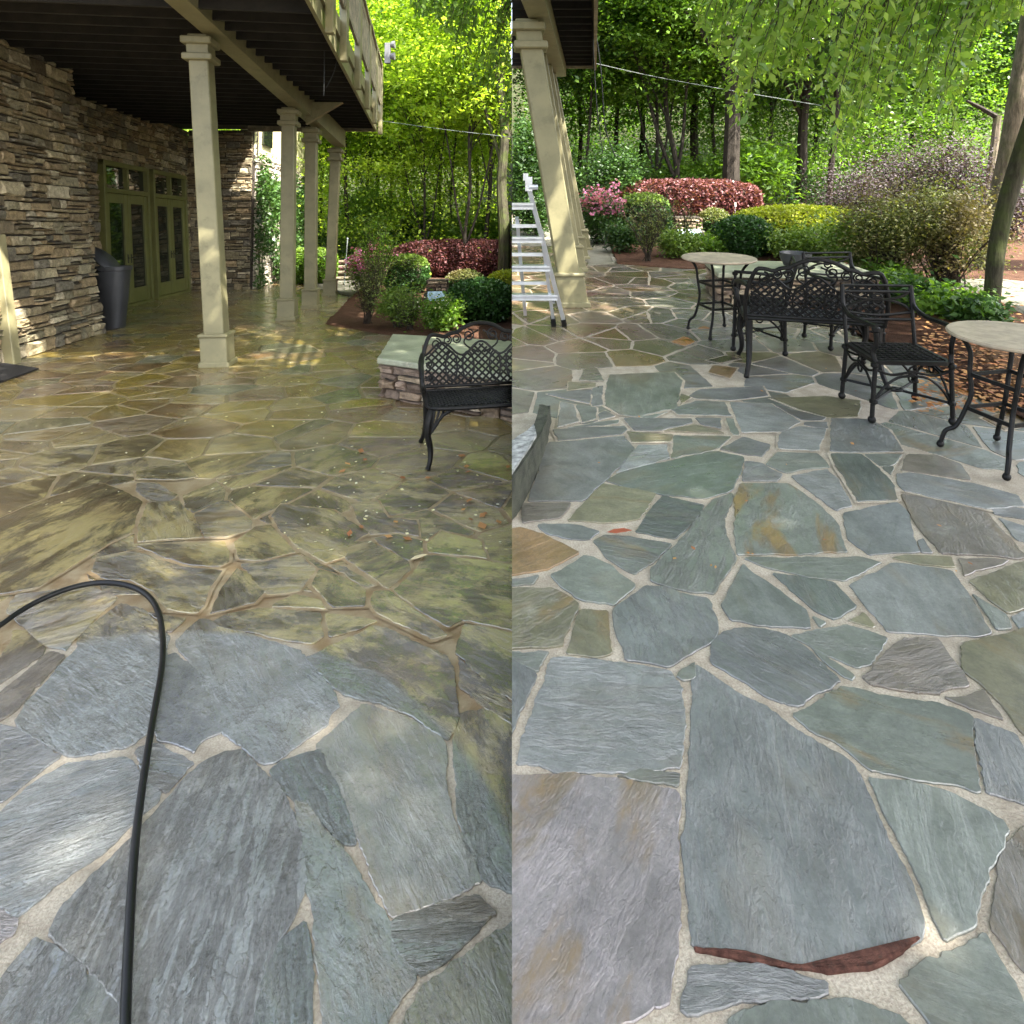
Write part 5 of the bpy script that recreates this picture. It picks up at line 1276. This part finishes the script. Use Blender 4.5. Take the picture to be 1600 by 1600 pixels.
for k, (x, y, wd, ty) in enumerate([(1400, 470, 70, 437), (1440, 486, 74, 448), (1480, 502, 78, 462), (1516, 512, 66, 474), (1390, 450, 60, 422)]):
    bush('R', 'leafy_plant', ['glossy low green plant nearest the right bench', 'second glossy low plant along the leaf strewn edge', 'third glossy low plant along the leaf strewn edge', 'glossy low plant at the foot of the leaning trunk', 'glossy low plant farthest back beside the seat wall'][k], 'plant', x, y, wd, ty, 2600, .085, M['lfD'] if k % 2 else M['lfG'], 34, .09, .6, None, .6, .3, 8, .03, group='low glossy plants along the right edge')
# climber on the house wing
r = root('L', 'climbing_plant', 'dark climbing plant over the pale stone of the house wing', 'plant', (e1.x, 18.5, 0), AE)
P = np.column_stack([rng.uniform(-.2, 8, 16000), -.05 - np.abs(rng.normal(size=16000)) * .16, rng.beta(1.3, 1.1, 16000) * 4.0 - .0])
q = np.array([noise.noise(Vector((p[0] * .9, 0, p[2] * .9))) + .5 * noise.noise(Vector((p[0] * 3, 3, p[2] * 3))) for p in P]); P = P[q > -.12 + (P[:, 2] - 3.0).clip(0, 2) * .3]
link('foliage', leaf_mesh('climber_leaves', leaf_arrays(P, .11, .6, .1, .2), [M['lfD']]), r)
m = MB(); rr = random.Random(3)
for k in range(14):
    x = rr.uniform(.2, 7.5); m.tube(spline([(x, -.05, -.02), (x + rr.gauss(0, .3), -.06, 1.2), (x + rr.gauss(0, .5), -.06, 2.4), (x + rr.gauss(0, .7), -.06, 3.5)], 3), .012, 5)
m.part('stems', M['twig'], r)

# ------------------------------------------------------------------ trees
def crown_mesh(k, nc, nl, R, size, mat, cr=.5, flat=.28, low=0.0):
    P, C = clumps(nc, (0, 0, 0), R, int(nl * .8), cr, flat, .25)
    return leaf_mesh('tree_crown_%s' % k, leaf_arrays(P, size, .55, .25, .8), [mat]), C
CR = {}
for k, (mt, sz) in {'lime': ('lfY', .15), 'green': ('lfG', .15), 'deep': ('lfD', .15)}.items():
    CR[k] = [crown_mesh(k, 150, 130, (3.4, 3.2, 4.0), sz, M[mt]) for _ in range(2)]
def tree(s, px, Y, rad, kind, label, lean=0.0, fork=False, H=13, cz=7.2, sc=1.0, bark='bark', cx=0.0, group=None):
    B = vp(s, px, 300, Y); r = root(s, 'broadleaf_tree', label, 'tree', (B.x, Y, 0), 0, group)
    rr = random.Random(int(px * 3 + Y)); m = MB()
    P_ = [(0, 0, -.3)] + [(lean * z + rr.gauss(0, .06), rr.gauss(0, .06), z) for z in (1.5, 3.2, 5, 7, 9, 11, H)]
    S = spline(P_, 3); n_ = len(S); m.tube(S, [rad * (1.25 if i == 0 else 1) * (1 - .75 * i / n_) for i in range(n_)], 8)
    me, C = rr.choice(CR[kind]) ; top = Vector((lean * cz + cx, 0, cz))
    for k in range(9 if not fork else 12):
        z = rr.uniform(4.0, 10); i = min(n_ - 2, int(z / H * n_)); a = S[i]; c_ = Vector(C[rr.randrange(len(C))]) * sc + top
        if c_.z < a.z + .2: c_.z = a.z + rr.uniform(.3, 1.6)
        m.tube(spline([a, a.lerp(c_, .5) + Vector((0, 0, .3)), c_], 3), [rad * .34 * (1 - .12 * q) for q in range(7)], 5)
    if fork:
        for sg in (-1, 1): m.tube(spline([(lean, 0, 1.2), (lean * 2 + sg * .35, 0, 2.3), (lean * 4 + sg * .7, .1, 4.2), (lean * 6 + sg * 1.2, .1, 6.5)], 3), [rad * .7 * (1 - .06 * q) for q in range(10)], 6)
    m.part('trunk', M[bark], r, True)
    o = link('crown', me, r); o.location = top; o.rotation_euler = (0, 0, rr.uniform(0, 6.28)); o.scale = (sc, sc, sc)
    return r
TL = [(548, 25, .12, 'lime', 'dark slim tree just right of the farthest porch column'), (572, 27, .10, 'green', 'slim tree behind the pale line near the deck corner'), (637, 34, .18, 'lime', 'pale straight trunk high above the left garden'),
      (668, 24, .07, 'lime', 'thin dark tree right of the pale stake'), (703, 26, .07, 'lime', 'thin trunk above the left end of the burgundy hedge'), (727, 21.5, .085, 'lime', 'forked dark tree over the left burgundy hedge'), (757, 24, .12, 'lime', 'straight dark tree over the left burgundy hedge'),
      (786, 19.5, .26, 'lime', 'thick grey trunk at the seam of the left picture'), (612, 30, .12, 'lime', 'tree in the thicket above the pink azalea'), (590, 33, .14, 'green', 'tree standing deep behind the deck corner'), (500, 30, .14, 'lime', 'tree glimpsed between the third and fourth porch columns'), (430, 33, .15, 'lime', 'tree behind the house wing'), (745, 32, .14, 'lime', 'tree farther back above the left hedge'), (688, 33, .14, 'lime', 'tree farther back above the left clipped shrub')]
for k, (px, Y, rd, kd, lb_) in enumerate(TL):
    Y += 1.0; rd *= .8
    tree('L', px, Y, rd, kd, lb_, lean=[-.05, .03, 0, -.06, .05, .04, .05, -.01, 0, 0, 0, 0, 0, 0][k], fork=(k in (3, 5)), H=15, cz=9.0 + (Y - 20) * .05, sc=1.0 + (Y - 20) * .02, bark='barkL' if k == 2 else 'barkM' if k == 7 else 'bark', group='trees behind the left garden')
TRR = [(905, 27, .12, 'green', 0, 'slim tree close to the right deck corner'), (918, 22, .07, 'green', .04, 'thin dark stem right of the porch columns'), (962, 27, .13, 'green', .02, 'tree behind the hanging cables'), (1000, 30, .17, 'green', .02, 'grey trunk above the left end of the burgundy hedge'),
       (1026, 22.5, .085, 'green', -.02, 'forked dark tree above the burgundy hedge'), (1058, 21, .12, 'green', -.10, 'curving black trunk above the burgundy hedge'), (1090, 27, .24, 'green', -.05, 'broad grey trunk behind the curving black one'), (1112, 25, .10, 'green', .02, 'slim trunk left of the thickest tree'),
       (1146, 19, .34, 'green', -.03, 'thickest dark trunk rising over the rhododendron'), (1202, 27, .11, 'deep', 0, 'slim dark tree right of the thickest trunk'), (1252, 22, .24, 'deep', .02, 'broad dark trunk above the golden hedge'), (1295, 21, .13, 'deep', .03, 'straight dark trunk right of the broad one'), (1272, 30, .14, 'green', 0, 'thin trunk between the two trunks above the golden hedge'),
       (1348, 30, .15, 'deep', .02, 'tree deep behind the purple bushes'), (1420, 33, .17, 'deep', .02, 'tree high behind the weeping leaves'), (1480, 31, .15, 'green', .03, 'tree left of the broken trunk'), (1380, 36, .22, 'green', 0, 'far tree in the middle of the right wood'), (838, 22, .18, 'deep', .05, 'dark tree behind the ladder'), (1180, 33, .15, 'green', 0, 'far tree behind the rhododendron'),
       (1580, 30, .2, 'deep', 0, 'tree behind the leaning trunks'), (1670, 26, .2, 'deep', 0, 'tree beyond the right edge of the picture')]
for px, Y, rd, kd, ln_, lb_ in TRR:
    Y += 1.0; rd *= .88
    tree('R', px, Y, rd, kd, lb_, lean=ln_, fork=(px in (1026, 1058)), H=14, cz=8.0 + (Y - 20) * .03, sc=1.0 + (Y - 20) * .02, group='trees behind the right garden')
# broken pale trunk and the two leaning trunks on the right
B = vp('R', 1545, 300, 16); r = root('R', 'dead_trunk', 'pale broken trunk behind the purple bushes', 'tree', (B.x, 16, 0)); m = MB()
m.tube(spline([(-.1, 0, -.1), (.0, 0, 1.2), (.1, 0, 2.2), (.15, 0, 2.9)], 4), [.09] * 13, 8); m.part('trunk', M['barkL'], r, True)
m = MB(); m.tube(spline([(.15, 0, 2.85), (-.3, 0, 3.1), (-.7, -.1, 3.25)], 3), [.07, .065, .06, .05, .045, .04, .03], 6); m.part('limb', M['bark'], r, True)
def leaning(label, pts, Y, rads, bark, leafk):
    P_ = [vp('R', x, y, Y) for x, y in pts]; b0 = P_[0]; r = root('R', 'leaning_tree', label, 'tree', (b0.x, Y, 0)); m = MB()
    P_ = [(p.x - b0.x, 0, p.z) for p in P_]; P_[0] = (0, 0, -.1)
    S = spline(P_, 4); m.tube(S, [rads[0] + (rads[1] - rads[0]) * i / (len(S) - 1) for i in range(len(S))], 10); m.part('trunk', M[bark], r, True)
    end = Vector(P_[-1]); P, C = clumps(60, tuple(end + Vector((1.2, 0, 1.6))), (2.0, 2.0, 1.3), 90, .4, .4, .3)
    link('crown', leaf_mesh('leaning_crown', leaf_arrays(P, .11, .5, .3, .6), [M[leafk]]), r); m = MB()
    for c_ in C[:10]: m.tube(spline([end - Vector((.1, 0, .4)), (end + Vector(c_)) / 2, tuple(c_)], 3), .02, 5)
    m.part('limbs', M[bark], r); return r
leaning('dark mossy leaning trunk nearest the right edge', [(1548, 494), (1556, 400), (1572, 320), (1600, 230), (1650, 80), (1690, -60)], 7.6, (.085, .10), 'barkM', 'lfD')
leaning('pale lichened leaning trunk behind the dark mossy one', [(1538, 420), (1560, 320), (1578, 230), (1590, 150), (1606, 50), (1625, -80)], 10.5, (.16, .12), 'barkL', 'lfD')
# understory and far wood that read as masses
def mass(s, name, n, xr, yr, zr, size, mat, label, nc=420, cr=.9, flat=.35):
    C = np.column_stack([rng.uniform(*xr, nc), rng.uniform(*yr, nc), zr[0] + (zr[1] - zr[0]) * rng.random(nc) ** .9])
    k = rng.normal(size=(nc, n // nc, 3)) * cr * (0.5 + rng.random((nc, 1, 1))); k[:, :, 2] *= flat
    P = (C[:, None, :] + k).reshape(-1, 3); P = P[P[:, 2] > .02]
    o = link(name, leaf_mesh(name, leaf_arrays(P, size, .55, .2, .7), [mat])); o.matrix_world = MS[s]; SIDE[o.name] = s
    return tag(o, label, 'undergrowth', kind='stuff')
mass('L', 'undergrowth', 60000, (-14, -.3), (24, 34), (.2, 8.0), .15, M['lfY'], 'bright leafy undergrowth behind the left garden')
mass('L', 'undergrowth', 16000, (-10, -.3), (26, 29), (.1, 1.4), .13, M['lfD'], 'dark low ground cover behind the left burgundy hedge', 160, .5)
mass('L', 'far_wood', 60000, (-28, -.3), (38, 46), (.5, 16), .26, M['lfY'], 'far leafy wood closing the left view', 520, 1.4)
mass('R', 'undergrowth', 60000, (.6, 22), (24, 34), (.3, 7.5), .15, M['lfG'], 'leafy undergrowth behind the right garden')
mass('R', 'undergrowth', 20000, (.6, 20), (22, 27), (.1, 1.3), .12, M['lfD'], 'dark low ground cover behind the right hedges', 200, .5)
mass('R', 'far_wood', 60000, (.4, 34), (38, 46), (.5, 16), .26, M['lfG'], 'far leafy wood closing the right view', 520, 1.4)

# ------------------------------------------------------------------ weeping branches hanging into the top of both views
NOCLIP = set()
def weeping(s, trunk, label, xs, prof, Yr, nstr, mat, size, slant):
    r = root(s, 'weeping_tree', label, 'tree', trunk); T = Vector(trunk); rr = random.Random(9 + int(trunk[0])); mb = MB(); L = []
    while nstr > 0:
        x = rr.uniform(*xs); Y = rr.uniform(*Yr)
        yb_ = np.interp(x, [p[0] for p in prof], [p[1] for p in prof]) * rr.uniform(.45, 1.05)
        if yb_ < 6: nstr -= 1; continue
        y0 = -90; pts = []
        for j in range(9):
            t = j / 8; yy_ = y0 + (yb_ - y0) * t; xx_ = x + slant * (yb_ - yy_) * (1 - .25 * t) + rr.gauss(0, 2.5); pts.append(vp(s, xx_, yy_, Y + rr.gauss(0, .03)) - T)
        S = spline(pts, 5); mb.tube(S, [.0065 - .0045 * i / len(S) for i in range(len(S))], 4)
        for a, b in zip(S[:-1], S[1:]):
            k = max(1, round((b - a).length / .038))
            for q in range(k):
                if rr.random() < .93: L.append(a.lerp(b, q / k) + Vector((rr.gauss(0, .018), rr.gauss(0, .03), rr.gauss(0, .012))))
        nstr -= 1
    P = np.array([tuple(v) for v in L])
    link('foliage', leaf_mesh('weeping_leaves', leaf_arrays(P, size, .42, .95, .1), [mat]), r)
    mb.part('twigs', M['twig'], r)
    m = MB(); m.tube(spline([(0, 0, -.2), (-.1, 0, 2), (0, .1, 4), (-.2, .1, 6), (0, 0, 8.5)], 4), [.24 - .008 * i for i in range(17)], 10)
    for k in range(7):
        x = xs[0] + (xs[1] - xs[0]) * (k + .5) / 7; e_ = vp(s, x + 60, -120, sum(Yr) / 2 + rr.gauss(0, .4)) - T
        m.tube(spline([(-.1, .1, 3.6 + k * .25), e_ * .5 + Vector((0, 0, 2.9)), e_ + Vector((0, 0, .25)), e_ + Vector((-.25, 0, -.05))], 4), [.07 - .004 * i for i in range(13)], 6)
    m.part('trunk', M['bark'], r, True)
    return r
wr = weeping('R', (8.6, 5.5, 0), 'overhanging tree whose weeping bright leaves fill the top of the right view', (1085, 1600), [(1085, 40), (1110, 110), (1140, 195), (1165, 190), (1190, 130), (1230, 150), (1280, 150), (1290, 262), (1320, 240), (1360, 225), (1400, 130), (1440, 190), (1485, 205), (1500, 70), (1540, 40), (1600, 20)], (5.4, 8.2), 210, M['lfW'], .11, .35)
def hanging(s, label, xs, prof, Yr, nstr, mat, size, slant, base):
    return weeping(s, base, label, xs, prof, Yr, nstr, mat, size, slant)
hanging('L', 'overhanging tree whose drooping leaves hang in the upper right of the left view', (640, 812), [(640, 12), (690, 45), (720, 95), (745, 150), (770, 130), (790, 215), (812, 240)], (7.5, 9.5), 85, M['lfG'], .105, .3, (2.2, -2.5, 0))
# unseen trees added outside the frame; crowns block the sun and dapple both patios
def shade(s, base, label, c, R, nc, nl, size):
    r = root(s, 'added_shade_tree', label, 'tree', base, 0, 'unseen trees added to shade the patios'); rr = random.Random(int(base[0] * 10)); m = MB()
    cb = Vector(c) - Vector(base)
    P, C = clumps(nc, tuple(cb), R, nl, .42, .3, .0)
    q = rng.normal(size=(nc, 3)); 
    link('crown', leaf_mesh('added_shade_crown', leaf_arrays(P, size, .6, .2, 1.2), [M['lfG']]), r)
    m.tube(spline([(0, 0, -.2), (.1, 0, 3), (0, .1, 6), tuple(cb * .9)], 4), [.32 - .012 * i for i in range(13)], 10)
    for c_ in C[:24]: m.tube(spline([(0, 0, 4.5), (Vector(c_) * .5 + Vector((0, 0, 2.6))), tuple(c_)], 3), [.09, .08, .07, .05, .04, .03, .02], 6)
    m.part('trunk', M['bark'], r, True)
    NOCLIP.add(r.name)
    return r
shade('R', (9.5, -5.5, 0), 'unseen tree added behind the viewer to shade the grey patio', (7.9, -.9, 9.0), (5.0, 6.0, 1.3), 380, 150, .2)
shade('R', (12.5, 8.5, 0), 'unseen tree added beyond the right edge to shade the far grey patio', (7.2, 7.7, 9.9), (2.5, 2.8, 1.0), 100, 130, .2)
shade('L', (-1.5, -5.5, 0), 'unseen tree added behind the viewer to shade and dapple the wet patio', (.9, -.1, 8.9), (4.6, 6.0, 1.2), 250, 120, .2)
shade('L', (6.5, -2.0, 0), 'unseen tree added to shade the left porch columns', (-.1, 10.2, 9.9), (2.4, 5.6, 1.0), 150, 130, .2)

# ------------------------------------------------------------------ fallen leaves
def scatter(s, n, reg, mat, label, size=.03, kind='stuff', zb=.017):
    P = []
    while len(P) < n:
        x = rng.uniform(reg[0], reg[1]); y = reg[2] + (reg[3] - reg[2]) * rng.random()
        g = gp(s, x, y, .019); P.append((g.x, g.y, zb + rng.random() * .006))
    P = np.array(P); r = rng; n_ = len(P)
    a = r.uniform(0, 6.28, n_); d = np.column_stack([np.cos(a), np.sin(a), r.normal(size=n_) * .15]); sd_ = np.column_stack([-np.sin(a), np.cos(a), r.normal(size=n_) * .25]); L = size * r.uniform(.5, 1.5, n_)[:, None]
    v = np.empty((n_, 4, 3)); v[:, 0] = P; v[:, 1] = P + d * L * .5 + sd_ * L * .3; v[:, 2] = P + d * L; v[:, 3] = P + d * L * .5 - sd_ * L * .3; v[:, :, 2] = np.maximum(v[:, :, 2], zb - .0015)
    o = link('fallen_leaves', leaf_mesh('fallen_leaves', v.reshape(-1, 3), [mat])); o.matrix_world = MS[s]; SIDE[o.name] = s
    return tag(o, label, 'leaves', kind=kind)
scatter('L', 170, (420, 800, 560, 860), M['whitep'], 'small yellow and cream petals strewn over the wet left patio', .022)
scatter('L', 60, (0, 420, 590, 800), M['whitep'], 'sparse cream petals on the olive stained stones', .022)
scatter('L', 22, (540, 800, 700, 840), M['dead'], 'curled brown leaves near the left bench', .07)
scatter('R', 26, (900, 1560, 560, 900), M['dead'], 'few small brown leaves on the grey flagstones', .022)
scatter('R', 1100, (1430, 1600, 462, 650), M['dead'], 'orange fallen leaves along the right planting edge', .05, zb=.048)
for s, x, y, ln in (('R', 968, 830, .12), ('L', 655, 870, .10)):
    a = gp(s, x, y, .02); m = MB(); P_ = [(-.5, 0, 0), (-.2, .13, .03), (.2, .12, .05), (.5, 0, .02), (.2, -.12, .05), (-.2, -.13, .02)]
    m.add([(p[0] * ln, p[1] * ln, p[2] * ln) for p in P_] + [(p[0] * ln, p[1] * ln, p[2] * ln - .002) for p in P_], [(0, 1, 2, 3, 4, 5), (11, 10, 9, 8, 7, 6)] + [(i, (i + 1) % 6, 6 + (i + 1) % 6, 6 + i) for i in range(6)])
    m.solo(s, 'dry_leaf', plain('rust_leaf', (.28, .07, .03), .6, .2, 9, .001) if s == 'R' else plain('straw_leaf', (.6, .5, .3), .6, .2, 9, .001), (a.x, a.y, .02), .1 if s == 'R' else .5, 'single rust coloured leaf lying on a pale joint' if s == 'R' else 'single straw coloured leaf lying on the dark wet stones', 'leaf')

# ------------------------------------------------------------------ each patio ends where the other begins
bpy.context.view_layer.update()
for o in list(scene.objects):
    if o.type != 'MESH': continue
    t = o
    while t.parent: t = t.parent
    s = SIDE.get(t.name)
    if s is None or t.name in NOCLIP: continue
    if t.name.startswith('weeping_tree') and o.name.startswith('trunk'): continue
    me = o.data; n = len(me.vertices); co = np.empty(n * 3, dtype=np.float32); me.vertices.foreach_get('co', co); co = co.reshape(-1, 3)
    Mw = np.array(o.matrix_world); wx = co @ Mw[0, :3] + Mw[0, 3]
    bad = wx > 0 if s == 'L' else wx < 0
    if not bad.any(): continue
    if bad.all(): 
        if o.children: continue
        bpy.data.objects.remove(o); continue
    if me.get('leafy'):
        bm = bmesh.new(); bm.from_mesh(me); bm.verts.ensure_lookup_table()
        dl = [v for v, b in zip(bm.verts, bad) if b]; bmesh.ops.delete(bm, geom=dl, context='VERTS')
    else:
        bm = bmesh.new(); bm.from_mesh(me); inv = o.matrix_world.inverted()
        pco = inv @ Vector((0, 0, 0)); pno = (o.matrix_world.to_3x3().transposed() @ Vector((1, 0, 0))).normalized()
        res = bmesh.ops.bisect_plane(bm, geom=bm.verts[:] + bm.edges[:] + bm.faces[:], plane_co=pco, plane_no=pno, clear_outer=(s == 'L'), clear_inner=(s == 'R'))
        if len(bm.faces) < 20000 and not me.name.startswith(('patio', 'ground')):
            ed = [e for e in res['geom_cut'] if isinstance(e, bmesh.types.BMEdge)]
            try: bmesh.ops.holes_fill(bm, edges=ed, sides=0)
            except Exception: pass
    m2 = me if me.users == 1 else me.copy()
    bm.to_mesh(m2); bm.free(); o.data = m2
for o in scene.objects:
    if o.type == 'MESH' and 'leafy' in o.data: del o.data['leafy']
